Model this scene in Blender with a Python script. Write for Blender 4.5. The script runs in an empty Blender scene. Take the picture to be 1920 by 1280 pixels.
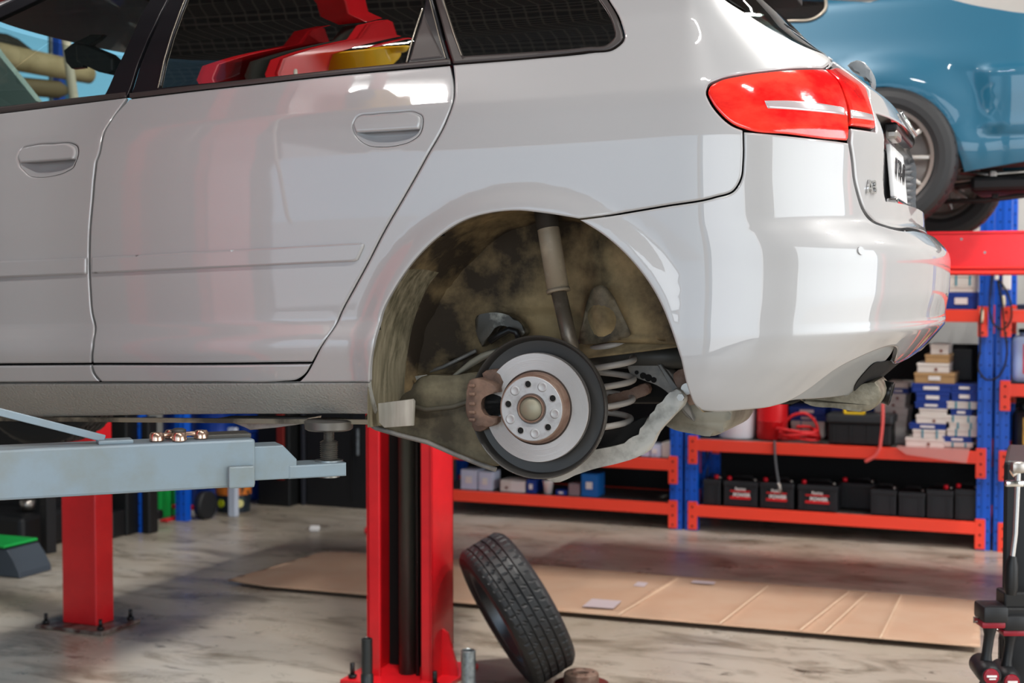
import bpy, bmesh, math, random
import numpy as np
from mathutils import Vector, Matrix, noise
from mathutils.bvhtree import BVHTree
from mathutils.geometry import delaunay_2d_cdt
random.seed(7)
rad = math.radians
SC = bpy.context.scene
COL = SC.collection
# ------------------------------------------------------------------ camera
PITCH = rad(2.4); FPX = 2667.0; CAMZ = 1.7
camd = bpy.data.cameras.new('camera'); cam = bpy.data.objects.new('camera', camd); COL.objects.link(cam)
cam.location = (0, 0, CAMZ); cam.rotation_euler = (rad(90) - PITCH, 0, 0)
camd.lens = 36 * FPX / 1920; camd.sensor_width = 36; camd.clip_start = .05; camd.clip_end = 200
camd.dof.use_dof = True; camd.dof.focus_distance = 3.2; camd.dof.aperture_fstop = 4.5
SC.camera = cam
SC.view_settings.view_transform = 'Standard'; SC.view_settings.look = 'None'
SC.view_settings.exposure = 0; SC.view_settings.gamma = 1
C0 = Vector((0, 0, CAMZ))
def ray(px, py):
    a = (px - 960) / FPX; b = (640 - py) / FPX
    return Vector((a, math.cos(PITCH) + b * math.sin(PITCH), -math.sin(PITCH) + b * math.cos(PITCH)))
def at(px, py, Y):
    d = ray(px, py); return C0 + d * (Y / d.y)
def on_floor(px, py, z=0.0):
    d = ray(px, py); return C0 + d * ((z - CAMZ) / d.z)
# room frame: a along the racks (to the right), b away from the camera
RA = rad(-22.5)
RX = Vector((math.cos(RA), math.sin(RA), 0)); RB = Vector((-math.sin(RA), math.cos(RA), 0))
def W(a, b, z=0.0): return RX * a + RB * b + Vector((0, 0, z))
def on_b(px, py, b):
    d = ray(px, py); t = (b - C0.dot(RB)) / d.dot(RB); p = C0 + d * t
    return p.dot(RX), p.z
# ------------------------------------------------------------------ materials
def lin(c):
    if isinstance(c, str):
        c = [int(c[i:i + 2], 16) / 255 for i in (0, 2, 4)]
    return tuple((x / 12.92 if x <= .04045 else ((x + .055) / 1.055) ** 2.4) for x in c[:3]) + (1,)
MATS = {}
def mat(name, col, rough=.5, metal=0, coat=0, spec=.5, emit=0, trans=0, bump=None, noise_col=None, ior=1.45, alpha=1, coatr=.03):
    if name in MATS: return MATS[name]
    m = bpy.data.materials.new(name); m.use_nodes = True
    nt = m.node_tree; b = nt.nodes['Principled BSDF']
    b.inputs['Base Color'].default_value = lin(col)
    b.inputs['Roughness'].default_value = rough; b.inputs['Metallic'].default_value = metal
    b.inputs['Coat Weight'].default_value = coat; b.inputs['Coat Roughness'].default_value = coatr
    b.inputs['Specular IOR Level'].default_value = spec; b.inputs['IOR'].default_value = ior
    b.inputs['Transmission Weight'].default_value = trans; b.inputs['Alpha'].default_value = alpha
    if emit:
        b.inputs['Emission Color'].default_value = lin(col); b.inputs['Emission Strength'].default_value = emit
    tc = None
    if bump or noise_col:
        tc = nt.nodes.new('ShaderNodeTexCoord')
    if noise_col:       # (color2, scale, lo, hi, stretch)
        c2, sc, lo, hi = noise_col[:4]; st = noise_col[4] if len(noise_col) > 4 else (1, 1, 1)
        mp = nt.nodes.new('ShaderNodeMapping'); mp.inputs['Scale'].default_value = st
        nt.links.new(tc.outputs['Object'], mp.inputs['Vector'])
        n = nt.nodes.new('ShaderNodeTexNoise'); n.inputs['Scale'].default_value = sc; n.inputs['Detail'].default_value = 8; n.inputs['Roughness'].default_value = .6
        nt.links.new(mp.outputs[0], n.inputs['Vector'])
        r = nt.nodes.new('ShaderNodeMapRange'); r.inputs['From Min'].default_value = lo; r.inputs['From Max'].default_value = hi
        nt.links.new(n.outputs['Fac'], r.inputs['Value'])
        mx = nt.nodes.new('ShaderNodeMix'); mx.data_type = 'RGBA'
        mx.inputs[6].default_value = lin(col); mx.inputs[7].default_value = lin(c2)
        nt.links.new(r.outputs[0], mx.inputs[0]); nt.links.new(mx.outputs[2], b.inputs['Base Color'])
    if bump:            # (scale, strength, distance)
        n2 = nt.nodes.new('ShaderNodeTexNoise'); n2.inputs['Scale'].default_value = bump[0]; n2.inputs['Detail'].default_value = 4
        nt.links.new(tc.outputs['Object'], n2.inputs['Vector'])
        bp = nt.nodes.new('ShaderNodeBump'); bp.inputs['Strength'].default_value = bump[1]; bp.inputs['Distance'].default_value = bump[2]
        nt.links.new(n2.outputs['Fac'], bp.inputs['Height']); nt.links.new(bp.outputs[0], b.inputs['Normal'])
    MATS[name] = m; return m
def glass(name, tint, refl):
    m = bpy.data.materials.new(name); m.use_nodes = True; nt = m.node_tree; nt.nodes.clear()
    o = nt.nodes.new('ShaderNodeOutputMaterial'); t = nt.nodes.new('ShaderNodeBsdfTransparent'); t.inputs[0].default_value = (*tint, 1)
    g = nt.nodes.new('ShaderNodeBsdfGlossy'); g.inputs['Roughness'].default_value = .01; g.inputs[0].default_value = (1, 1, 1, 1)
    f = nt.nodes.new('ShaderNodeFresnel'); ge = nt.nodes.new('ShaderNodeNewGeometry'); mr = nt.nodes.new('ShaderNodeMapRange'); mr.inputs['To Min'].default_value = 1.5; mr.inputs['To Max'].default_value = 1 / 1.5; nt.links.new(ge.outputs['Backfacing'], mr.inputs['Value']); nt.links.new(mr.outputs[0], f.inputs[0])
    r = nt.nodes.new('ShaderNodeMapRange'); r.inputs['From Min'].default_value = 0; r.inputs['To Min'].default_value = refl; r.inputs['To Max'].default_value = 1
    nt.links.new(f.outputs[0], r.inputs['Value'])
    x = nt.nodes.new('ShaderNodeMixShader'); nt.links.new(r.outputs[0], x.inputs[0]); nt.links.new(t.outputs[0], x.inputs[1]); nt.links.new(g.outputs[0], x.inputs[2])
    nt.links.new(x.outputs[0], o.inputs[0]); MATS[name] = m; return m
paint = mat('white_car_paint', 'a2a1a2', .42, .12, 1, .4, coatr=.02); paint.node_tree.nodes['Principled BSDF'].inputs['Coat IOR'].default_value = 1.55
sillpaint = mat('textured_sill_paint', '989791', .5, 0, .25, .4, bump=(150, .9, .004))
black_trim = mat('black_window_trim', '17171b', .35)
satin_trim = mat('dark_brown_trim', '3a3433', .38)
rubber = mat('tyre_rubber', '1c1d1f', .5, bump=(300, .15, .0004))
black_pl = mat('black_plastic', '101012', .45)
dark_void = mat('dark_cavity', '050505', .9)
chrome = mat('chrome', 'd9d9d9', .12, 1)
steel = mat('bare_steel', 'a8a29c', .35, 1, bump=(40, .1, .001))
galv = mat('galvanised_steel', '98a0a3', .4, .8, noise_col=('6c7275', 40, .4, .7))
red = mat('red_enamel', 'e21a24', .38, 0, .4, noise_col=('c4121c', 4, .35, .75), coatr=.15)
red_beam = mat('orange_red_rack_paint', 'f0432c', .4, 0, .2)
blue_up = mat('blue_rack_paint', '0a55c4', .4, 0, .2)
blue_box = mat('blue_cardboard', '12388f', .55)
white_box = mat('white_cardboard', 'dcd6cf', .6)
cream_box = mat('tan_cardboard', 'b08e62', .7)
label_w = mat('paper_label', 'e9e6e4', .6)
teal_stripe = mat('teal_print', '1f8fa6', .6)
red_print = mat('red_print', 'd11a22', .5)
batt_red = mat('battery_red_cap', 'e0152a', .4)
batt_blk = mat('battery_black', '1b1d21', .5)
grey_arm = mat('blue_grey_enamel', '7b8c97', .5, 0, .2, noise_col=('767f7e', 9, .45, .75), bump=(30, .1, .0008), coatr=.3)
concrete_c = None
cardboard = mat('kraft_cardboard', 'b99c84', .75, noise_col=('b49177', 3, .35, .7))
liner = mat('dusty_wheel_liner', '352d24', .8, 0, 0, .3, noise_col=('9c8763', 5.0, .43, .68), bump=(45, .5, .004))
liner_b = mat('scuffed_liner_strip', '55503f', .8, 0, 0, .3, noise_col=('968d77', 9, .35, .7, (6, 6, .35)), bump=(60, .3, .002))
liner_l = mat('pale_mud_flap', '837e74', .8, noise_col=('a39e94', 8, .35, .7, (5, 5, .4)))
arm_metal = mat('cast_suspension_steel', '6f6d6a', .55, .3, noise_col=('8f8a83', 20, .4, .7), bump=(80, .3, .001))
ctrl_metal = mat('pressed_aluminium_arm', 'b3b1ab', .5, .3, noise_col=('8f8e88', 30, .45, .7), bump=(120, .2, .0008))
shock_m = mat('dusty_damper_tube', '8f8371', .55, .1, noise_col=('b9ac94', 12, .4, .7))
spring_m = mat('grey_coil_spring', 'b0aaa4', .5, .1)
trail_m = mat('dusty_trailing_arm', '3b3528', .7, .1, noise_col=('7c735c', 6, .42, .68), bump=(30, .4, .003))
shield_m = mat('dark_dust_shield', '3a3836', .42, .15)
rust = mat('rusty_caliper', '54433a', .75, .2, noise_col=('7d6455', 18, .4, .7), bump=(70, .4, .002))
rust_d = mat('rust_brown', '806a5d', .7, .2, noise_col=('5c4034', 25, .4, .7))
hub_m = mat('hub_face_steel', 'a9a9aa', .5, .4, noise_col=('8c8a88', 30, .5, .75))
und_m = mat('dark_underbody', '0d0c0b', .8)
lens_w = mat('clear_lamp_strip', 'b9aeb0', .15, .3, 1)
green_m = mat('green_plastic', '18a84a', .4)
teal = mat('teal_metallic_paint', '004c66', .4, .1, .7, .5, coatr=.03)
glass_f = glass('clear_glass', (.80, .86, .85), .04)
glass_t = glass('tinted_glass', (.035, .037, .04), .22)
gl2 = glass('green_tinted_glass', (.25, .3, .28), .12)
# ------------------------------------------------------------------ object helpers
def put(name, me, m=None, parent=None, loc=None):
    o = bpy.data.objects.new(name, me); COL.objects.link(o)
    if m is not None:
        for x in (m if isinstance(m, (list, tuple)) else [m]): me.materials.append(x)
    if parent is not None: o.parent = parent
    if loc is not None: o.location = loc
    return o
def tag(o, label=None, cat=None, group=None, kind=None):
    if label: o['label'] = label
    if cat: o['category'] = cat
    if group: o['group'] = group
    if kind: o['kind'] = kind
    return o
def empty(name, label, cat, loc=(0, 0, 0), rot=(0, 0, 0), group=None):
    o = bpy.data.objects.new(name, None); COL.objects.link(o); o.empty_display_size = .1
    o.location = loc; o.rotation_euler = rot if not isinstance(rot, (int, float)) else (0, 0, rot)
    return tag(o, label, cat, group)
class MB:
    def __init__(s): s.bm = bmesh.new(); s.mi = 0
    def _v(s, co): return s.bm.verts.new(co)
    def _f(s, vs, smooth=False):
        try:
            f = s.bm.faces.new(vs); f.material_index = s.mi; f.smooth = smooth; return f
        except ValueError: return None
    def box(s, c, sz, bev=0, rot=None):
        c = Vector(c); h = [x / 2 for x in sz]; M = rot or Matrix.Identity(3)
        if bev <= 0:
            vs = [s._v(c + M @ Vector((i * h[0], j * h[1], k * h[2]))) for i in (-1, 1) for j in (-1, 1) for k in (-1, 1)]
            for q in ((0, 1, 3, 2), (4, 6, 7, 5), (0, 4, 5, 1), (2, 3, 7, 6), (0, 2, 6, 4), (1, 5, 7, 3)): s._f([vs[i] for i in q])
        else:
            t = bmesh.new(); bmesh.ops.create_cube(t, size=1)
            for v in t.verts: v.co = Vector((v.co.x * sz[0], v.co.y * sz[1], v.co.z * sz[2]))
            bmesh.ops.bevel(t, geom=t.edges[:], offset=bev, segments=2, profile=.5, affect='EDGES')
            mp = {}
            for v in t.verts: mp[v] = s._v(c + M @ v.co)
            for f in t.faces: s._f([mp[v] for v in f.verts])
            t.free()
        return s
    def ring(s, c, x, y, r, n, ph=0):
        return [s._v(c + x * (math.cos(ph + 2 * math.pi * i / n) * r) + y * (math.sin(ph + 2 * math.pi * i / n) * r)) for i in range(n)]
    def skin(s, rings, smooth=True, cap=(True, True), close=False):
        n = len(rings[0]); R = rings + ([rings[0]] if close else [])
        for a, b in zip(R[:-1], R[1:]):
            for i in range(n): s._f([a[i], a[(i + 1) % n], b[(i + 1) % n], b[i]], smooth)
        if not close:
            if cap[0] : s._f(list(reversed(rings[0])))
            if cap[1] : s._f(rings[-1])
    def frame(s, d):
        d = d.normalized(); u = Vector((0, 0, 1)) if abs(d.z) < .9 else Vector((1, 0, 0))
        x = u.cross(d).normalized(); return x, d.cross(x)
    def cyl(s, p0, p1, r0, r1=None, n=24, cap=(True, True), smooth=True):
        p0 = Vector(p0); p1 = Vector(p1); r1 = r0 if r1 is None else r1; x, y = s.frame(p1 - p0)
        s.skin([s.ring(p0, x, y, r0, n), s.ring(p1, x, y, r1, n)], smooth, cap); return s
    def tube(s, pts, r, n=10, closed=False, smooth=True):
        pts = [Vector(p) for p in pts]; rings = []; x = None
        for i, p in enumerate(pts):
            if closed: d = pts[(i + 1) % len(pts)] - pts[i - 1]
            else: d = pts[min(i + 1, len(pts) - 1)] - pts[max(i - 1, 0)]
            d.normalize()
            if x is None: x, y = s.frame(d)
            x = (x - d * x.dot(d)).normalized(); y = d.cross(x)
            rr = r[i] if isinstance(r, (list, tuple)) else r
            rings.append(s.ring(p, x, y, rr, n))
        s.skin(rings, smooth, close=closed); return s
    def lathe(s, prof, c=(0, 0, 0), axis=(0, 0, 1), n=48, smooth=True, xref=None, flat=False):
        # prof: (radius, height) list
        c = Vector(c); ax = Vector(axis).normalized(); x, y = s.frame(ax)
        rings = [s.ring(c + ax * h, x, y, max(r, 1e-5), n) for r, h in prof]
        s.skin(rings, smooth, cap=(prof[0][0] > 1e-4, prof[-1][0] > 1e-4)); return s
    def prism(s, poly, o, ax, ay, an, d0, d1, smooth_side=False, bev=0):
        o = Vector(o); A = [s._v(o + ax * p[0] + ay * p[1] + an * d0) for p in poly]
        B = [s._v(o + ax * p[0] + ay * p[1] + an * d1) for p in poly]
        n = len(poly); fs = [s._f(list(reversed(A))), s._f(B)]
        for i in range(n): s._f([A[i], A[(i + 1) % n], B[(i + 1) % n], B[i]], smooth_side)
        if bev:
            ed = [e for f in fs if f for e in f.edges]
            bmesh.ops.bevel(s.bm, geom=ed, offset=bev, segments=2, profile=.5, affect='EDGES')
        return s
    def build(s, name, m, parent=None, loc=None, recalc=True, auto=None, tri=False):
        if recalc: bmesh.ops.recalc_face_normals(s.bm, faces=s.bm.faces[:])
        me = bpy.data.meshes.new(name); s.bm.to_mesh(me); s.bm.free()
        o = put(name, me, m, parent, loc)
        if auto is not None:
            me.shade_smooth() if hasattr(me, 'shade_smooth') else None
            try: me.set_sharp_from_angle(angle=rad(auto))
            except Exception: pass
        return o
def catmull(pts, closed=True, step=.01, corners=None):
    """pts: 2D/3D arrays; corners: list of bool -> straight-through break"""
    n = len(pts); out = []
    P = [np.array(p, float) for p in pts]
    corners = corners or [False] * n
    rng = range(n) if closed else range(n - 1)
    for i in rng:
        p1 = P[i]; p2 = P[(i + 1) % n]
        p0 = P[i - 1] if (closed or i > 0) else p1; p3 = P[(i + 2) % n] if (closed or i + 2 < n) else p2
        if corners[i]: p0 = p1 - (p2 - p1) * .5 if not False else p1
        if corners[(i + 1) % n]: p3 = p2 + (p2 - p1) * .5
        L = np.linalg.norm(p2 - p1); k = max(1, int(math.ceil(L / step)))
        # centripetal style tangents
        d01 = max(np.linalg.norm(p1 - p0), 1e-6); d12 = max(L, 1e-6); d23 = max(np.linalg.norm(p3 - p2), 1e-6)
        m1 = ((p1 - p0) / d01 - (p2 - p0) / (d01 + d12) + (p2 - p1) / d12) * d12
        m2 = ((p2 - p1) / d12 - (p3 - p1) / (d12 + d23) + (p3 - p2) / d23) * d12
        for j in range(k):
            t = j / k; t2 = t * t; t3 = t2 * t
            out.append((2 * t3 - 3 * t2 + 1) * p1 + (t3 - 2 * t2 + t) * m1 + (-2 * t3 + 3 * t2) * p2 + (t3 - t2) * m2)
    if not closed: out.append(P[-1])
    return out
def inpoly(P, poly):
    x, y = P[:, 0], P[:, 1]; q = np.asarray(poly); ins = np.zeros(len(P), bool); j = len(q) - 1
    for i in range(len(q)):
        xi, yi = q[i]; xj, yj = q[j]
        c = ((yi > y) != (yj > y)) & (x < (xj - xi) * (y - yi) / ((yj - yi) + 1e-15) + xi)
        ins ^= c; j = i
    return ins
def segdist(P, poly):
    q = np.asarray(poly); d = np.full(len(P), 1e9)
    for i in range(len(q)):
        a = q[i - 1]; b = q[i]; ab = b - a; L = ab @ ab + 1e-15
        t = np.clip(((P - a) @ ab) / L, 0, 1); d = np.minimum(d, np.linalg.norm(P - (a + t[:, None] * ab), axis=1))
    return d
def inset(poly, g):
    q = np.asarray(poly); area = .5 * np.sum(q[:, 0] * np.roll(q[:, 1], -1) - np.roll(q[:, 0], -1) * q[:, 1])
    if area < 0: q = q[::-1]
    e = np.roll(q, -1, 0) - q; e /= (np.linalg.norm(e, axis=1)[:, None] + 1e-12)
    nrm = np.stack([-e[:, 1], e[:, 0]], 1); prev = np.roll(nrm, 1, 0); b = nrm + prev
    b /= np.maximum(np.sum(b * b, 1), .6)[:, None] / 2
    return q + b * g, -b
# ------------------------------------------------------------------ car body surface
class Surf:
    def __init__(s, M, H, s0, ds=.02, w0=-.12, w1=1.2, dw=.0125, sref=2.5):
        s.M = M; s.Mi = M.inverted(); s.H = H  # H = half width
    def finish(s, smin, w0, w1, ds=.02, dw=.0125):
        s.smin = smin
        S = np.arange(smin, s.sc + .35, ds); Wd = np.arange(w0, w1 + 1e-6, dw); s.S = S; s.Wd = Wd
        vs = [s.P(a, b) for a in S for b in Wd]; nw = len(Wd); fs = []
        for i in range(len(S) - 1):
            for j in range(nw - 1): fs.append((i * nw + j, (i + 1) * nw + j, (i + 1) * nw + j + 1, i * nw + j + 1))
        s.nw = nw; s.bvh = BVHTree.FromPolygons(vs, fs)
    def arc(s, u0, A, B, p, n=400):
        ph = np.linspace(0, math.pi / 2, n); x = A * np.sin(ph) ** (2 / p); y = B * np.cos(ph) ** (2 / p)
        L = np.concatenate([[0], np.cumsum(np.hypot(np.diff(x), np.diff(y)))]); return ph, L
    def PN(s, a, b):
        e = .004
        p = s.P(a, b); ts = s.P(a + e, b) - s.P(a - e, b); tw = s.P(a, b + e) - s.P(a, b - e)
        n = ts.cross(tw).normalized(); return p, n, ts / (2 * e), tw / (2 * e)
    def px(s, x, y):
        d = s.Mi.to_3x3() @ ray(x, y); o = s.Mi @ C0
        h = s.bvh.ray_cast(o, d.normalized())
        if h[0] is None:
            # nearest approach
            best = None
            for t in np.linspace(1.5, 6, 90):
                q = o + d * t; r = s.bvh.find_nearest(q)
                if best is None or r[3] < best[3]: best = r
            h = best
            if h[3] > .03: print('MISS', x, y, round(h[3], 3))
        loc, idx = h[0], h[2]
        i, j = divmod(idx, s.nw - 1); a = (s.S[i] + s.S[i + 1]) / 2; b = (s.Wd[j] + s.Wd[j + 1]) / 2
        for _ in range(3):
            p, n, ts, tw = s.PN(a, b); r = loc - p
            A = np.array([[ts.dot(ts), ts.dot(tw)], [ts.dot(tw), tw.dot(tw)]]); q = np.linalg.solve(A + np.eye(2) * 1e-9, [ts.dot(r), tw.dot(r)])
            a += max(-.03, min(.03, q[0])); b += max(-.02, min(.02, q[1]))
        return a, b
    def out(s, pts):
        """pixel points (x,y[,'c']) or ('p',s,w[,'c']) -> param points + corner flags"""
        q = []; c = []
        for p in pts:
            if p[0] == 'p': q.append((p[1], p[2])); c.append(len(p) > 3)
            else: q.append(s.px(p[0], p[1])); c.append(len(p) > 2)
        return q, c
    def dense(s, pts, step=.008, closed=True):
        q, c = s.out(pts); return catmull(q, closed, step, c)
    def panel(s, name, pts, m, parent, holes=(), off=0., edge=.003, flange=.012, gap=.002, step=.02, ring=.005,
              mirror=False, sym=False, raw=None, label=None, dmat=None, disp=None, dnorm=False):
        D = raw if raw is not None else s.dense(pts)
        if sym:     # D runs from centre line round the near side back to the centre line
            D = [d for d in D if d[0] <= s.sc - 1e-4]
            k = min(range(len(D)), key=lambda i: -D[i][0] - 0); 
            # rotate so list starts right after the centre gap
            gaps = [abs(D[i][1] - D[i - 1][1]) if (D[i][0] > s.sc - .03 and D[i - 1][0] > s.sc - .03) else 0 for i in range(len(D))]
            k = gaps.index(max(gaps)); D = D[k:] + D[:k]
            D = D + [np.array((2 * s.sc - d[0], d[1])) for d in reversed(D)]
        B0, outd = inset(D, gap); R1, _ = inset(B0, ring); B0 = np.asarray(B0); R1 = np.asarray(R1)
        loops = [(B0, outd, R1)]
        for h in holes:
            H = s.dense(h) if not isinstance(h, np.ndarray) else h
            q, o = inset(H, -gap); r, _ = inset(q, -ring); loops.append((np.asarray(q), -o, np.asarray(r)))
        lo = B0.min(0); hi = B0.max(0); xs = np.arange(lo[0], hi[0], step); ys = np.arange(lo[1], hi[1], step * .87)
        G = np.array([(x + (k % 2) * step / 2, y) for k, y in enumerate(ys) for x in xs])
        if len(G):
            keep = inpoly(G, B0) & (segdist(G, B0) > ring + step * .35)
            for hq, ho, hr in loops[1:]: keep &= ~inpoly(G, hq) & (segdist(G, hq) > ring + step * .35)
            G = G[keep]
        V = []; E = []; kind = []; odir = []
        for q, o, r in loops:
            b = len(V); n = len(q); V += [tuple(x) for x in q]; E += [(b + i, b + (i + 1) % n) for i in range(n)]; kind += [1] * n; odir += list(o)
            V += [tuple(x) for x in r]; kind += [0] * n; odir += [None] * n
        V += [tuple(x) for x in G]; kind += [0] * len(G); odir += [None] * len(G)
        res = delaunay_2d_cdt([Vector(v) for v in V], E, [], 0, 1e-7, True)
        rv, rf, ov = res[0], res[2], res[3]
        cen = np.array([(sum((rv[i] for i in f), Vector((0, 0))) / len(f))[:] for f in rf])
        ok = inpoly(cen, B0)
        for hq, _, _ in loops[1:]: ok &= ~inpoly(cen, hq)
        verts = []; nrms = []; bidx = {}
        for i, v in enumerate(rv):
            src = ov[i][0] if ov[i] else -1; k = kind[src] if src >= 0 else 0
            for t in ov[i]:
                if kind[t] == 1: k = 1; src = t
            p, n, ts, tw = s.PN(v[0], v[1]); hh = off + (disp(v[0], v[1]) if disp else 0)
            if disp and dnorm:
                e_ = .003; n = n - ts * ((disp(v[0] + e_, v[1]) - disp(v[0] - e_, v[1])) / (2 * e_) / max(ts.length_squared, 1e-6)) - tw * ((disp(v[0], v[1] + e_) - disp(v[0], v[1] - e_)) / (2 * e_) / max(tw.length_squared, 1e-6)); n.normalize()
            if k == 1:
                o = odir[src]; t3 = (ts * o[0] + tw * o[1]); t3 = t3.normalized() if t3.length > 0 else t3
                verts.append(p + n * (hh - edge)); nrms.append((n + t3 * .8).normalized() if edge > 0 else n); bidx[src] = (i, p, n, t3)
            else: verts.append(p + n * hh); nrms.append(n)
        faces = [tuple(f) for f, k in zip(rf, ok) if k]
        if flange:
            b = 0
            for q, o, r in loops:
                n = len(q); ids = [b + i for i in range(n) if (b + i) in bidx]
                top = {}; bot = {}
                for i in ids:
                    vi, p, nn, t3 = bidx[i]; top[i] = len(verts); verts.append(p + nn * (off - edge)); nrms.append(t3 if t3.length > 0 else nn)
                    bot[i] = len(verts); verts.append(p + nn * (off - flange)); nrms.append(t3 if t3.length > 0 else nn)
                for k in range(len(ids)):
                    i, j = ids[k], ids[(k + 1) % len(ids)]
                    faces.append((top[i], bot[i], bot[j], top[j]) if b == 0 else (top[i], top[j], bot[j], bot[i]))
                b += 2 * n
        def mk(vs, ns, fc, nm):
            me = bpy.data.meshes.new(nm); me.from_pydata([tuple(v) for v in vs], [], fc); me.shade_smooth()
            # drop unused-vertex zero problems
            me.normals_split_custom_set_from_vertices([tuple(n) for n in ns]); me.update()
            o = put(nm, me, m, parent)
            if label: o['label'] = label
            return o
        # orient faces to the normals
        fc = []
        for f in faces:
            a, b2, c2 = (verts[i] for i in f[:3]); gn = (b2 - a).cross(c2 - a); av = sum((nrms[i] for i in f), Vector())
            fc.append(f if gn.dot(av) >= 0 else tuple(reversed(f)))
        o = mk(verts, nrms, fc, name)
        if mirror:
            c = 2 * s.H
            mk([Vector((v.x, c - v.y, v.z)) for v in verts], [Vector((n.x, -n.y, n.z)) for n in nrms], [tuple(reversed(f)) for f in fc], name)
        return o
def interp_tab(tab, x, smooth=.008):
    xs = np.array([t[0] for t in tab]); ys = np.array([t[1] for t in tab])
    g = np.linspace(xs[0] - .1, xs[-1] + .1, 1200); y = np.interp(g, xs, ys)
    k = max(1, int(smooth / (g[1] - g[0]))); ker = np.exp(-.5 * (np.arange(-3 * k, 3 * k + 1) / k) ** 2); ker /= ker.sum()
    yp = np.pad(y, 3 * k, mode='edge'); y = np.convolve(yp, ker, 'valid')
    return g, y
def tabf(tab, smooth=.008):
    g, y = interp_tab(tab, None, smooth); g0 = g[0]; dg = g[1] - g[0]; yl = y.tolist(); N = len(yl)
    def f(w):
        t = (w - g0) / dg; i = int(t)
        if i < 0: return yl[0]
        if i >= N - 1: return yl[-1]
        return yl[i] + (yl[i + 1] - yl[i]) * (t - i)
    return f
def smst(x, a, b):
    t = max(0, min(1, (x - a) / (b - a))); return t * t * (3 - 2 * t)
CAR_YAW = rad(-20); CAR_PITCH = rad(1.5)
MC = Matrix.Translation((.055, 3.17, 1.416)) @ Matrix.Rotation(CAR_YAW, 4, 'Z') @ Matrix.Rotation(-CAR_PITCH, 4, 'Y')
MCi = MC.inverted()
HALF = .88
ns_side = tabf([(-.2, -.30), (-.12, -.20), (-.06, -.12), (-.02, -.085), (.02, -.045), (.042, -.027), (.055, -.018), (.10, -.006), (.14, .004), (.165, .003), (.205, -.016),
                (.3, -.009), (.45, -.001), (.58, -.001), (.66, -.007), (.695, -.013), (.705, -.018), (.79, -.052), (.86, -.074), (.93, -.107), (1.0, -.150), (1.08, -.207), (1.14, -.262), (1.2, -.33), (1.25, -.42)], .006)
ns_bump = tabf([(-.2, -.26), (-.1, -.10), (-.04, -.045), (.02, -.022), (.1, -.010), (.3, -.004), (.45, -.001), (.58, -.001), (.66, -.007),
                (.695, -.013), (.705, -.018), (.79, -.052), (.86, -.074), (.93, -.107), (1.0, -.150), (1.08, -.207), (1.14, -.262), (1.2, -.33), (1.25, -.42)], .012)
ur_t = tabf([(-.2, .40), (-.1, .54), (-.05, .61), (.03, .70), (.084, .768), (.158, .832), (.168, .822), (.23, .836), (.32, .842), (.345, .836), (.385, .80), (.40, .775), (.5, .770), (.6, .775), (.63, .765),
             (.72, .715), (.79, .63), (.87, .53), (1.0, .41), (1.1, .32), (1.2, .22), (1.25, .1)], .008)
uf_t = tabf([(-.2, -3.2), (.05, -3.42), (.4, -3.43), (.52, -3.36), (.60, -3.15), (.68, -2.85), (.76, -2.55), (.80, -2.45), (1.0, -2.18), (1.12, -1.95), (1.2, -1.62), (1.25, -1.4)], .01)
class CarSurf(Surf):
    def __init__(s):
        super().__init__(MC, HALF, 0)
        s.ph, s.L = s.arc(0, .5, .87, 2.5); s.sc = .33 + s.L[-1]
        s.phf, s.Lf = s.arc(0, .55, .87, 2.4); s.sf = -2.75 - s.Lf[-1]
        s.cx, s.cw = -.035, .075     # arch centre
    def P(s, a, w):
        flip = False
        if a > s.sc: a = 2 * s.sc - a; flip = True
        if a < s.sf: a = 2 * s.sf - a; flip = True
        if a <= .33 and a >= -2.75:
            ur = ur_t(w); uc = min(.33, ur - .10); uf = uf_t(w); ucf = max(-2.75, uf + .35)
            u = a
            if a > -.3: u = -.3 + (a + .3) * (uc + .3) / .63
            if a < -.9: u = -.9 + (a + .9) * (ucf + .9) / (-1.85)
            n = s.ns(a, u, w)
        elif a > .33:
            ur = ur_t(w); uc = min(.33, ur - .10)
            f = float(np.interp(a - .33, s.L, s.ph)); n0 = s.ns(.33, uc, w); p = 2.5
            u = uc + (ur - uc) * math.sin(f) ** (2 / p); n = -HALF + (HALF + n0) * max(0, math.cos(f)) ** (2 / p)
        else:
            uf = uf_t(w); ucf = max(-2.75, uf + .35)
            f = float(np.interp(-2.75 - a, s.Lf, s.phf)); n0 = s.ns(-2.75, ucf, w); p = 2.4
            u = ucf - (ucf - uf) * math.sin(f) ** (2 / p); n = -HALF + (HALF + n0) * max(0, math.cos(f)) ** (2 / p)
        if flip: n = -2 * HALF - n
        return Vector((u, -n, w))
    def ns(s, a, u, w):
        t = smst(a, .12, .36); n = ns_side(w) * (1 - t) + ns_bump(w) * t
        r = math.hypot(u - s.cx, (w - s.cw)); n += .014 * (1 - smst(r, .365, .435)) * (1 - smst(w, .5, .7))
        # soft muscle above the arch
        n += .003 * math.exp(-((u - .0) / .5) ** 2 - ((w - .47) / .12) ** 2)
        return n
CS = CarSurf(); CS.finish(-3.2, -.15, 1.22)
def cl(px, py, n):      # pixel -> car local point on plane n
    d = MCi.to_3x3() @ ray(px, py); o = MCi @ C0; t = (-n - o.y) / d.y; return o + d * t
def clp(pts, n): return [(q.x, q.z) for q in (cl(x, y, n) for x, y in pts)]
EX = Vector((1, 0, 0)); EN = Vector((0, -1, 0)); EZ = Vector((0, 0, 1))
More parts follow.
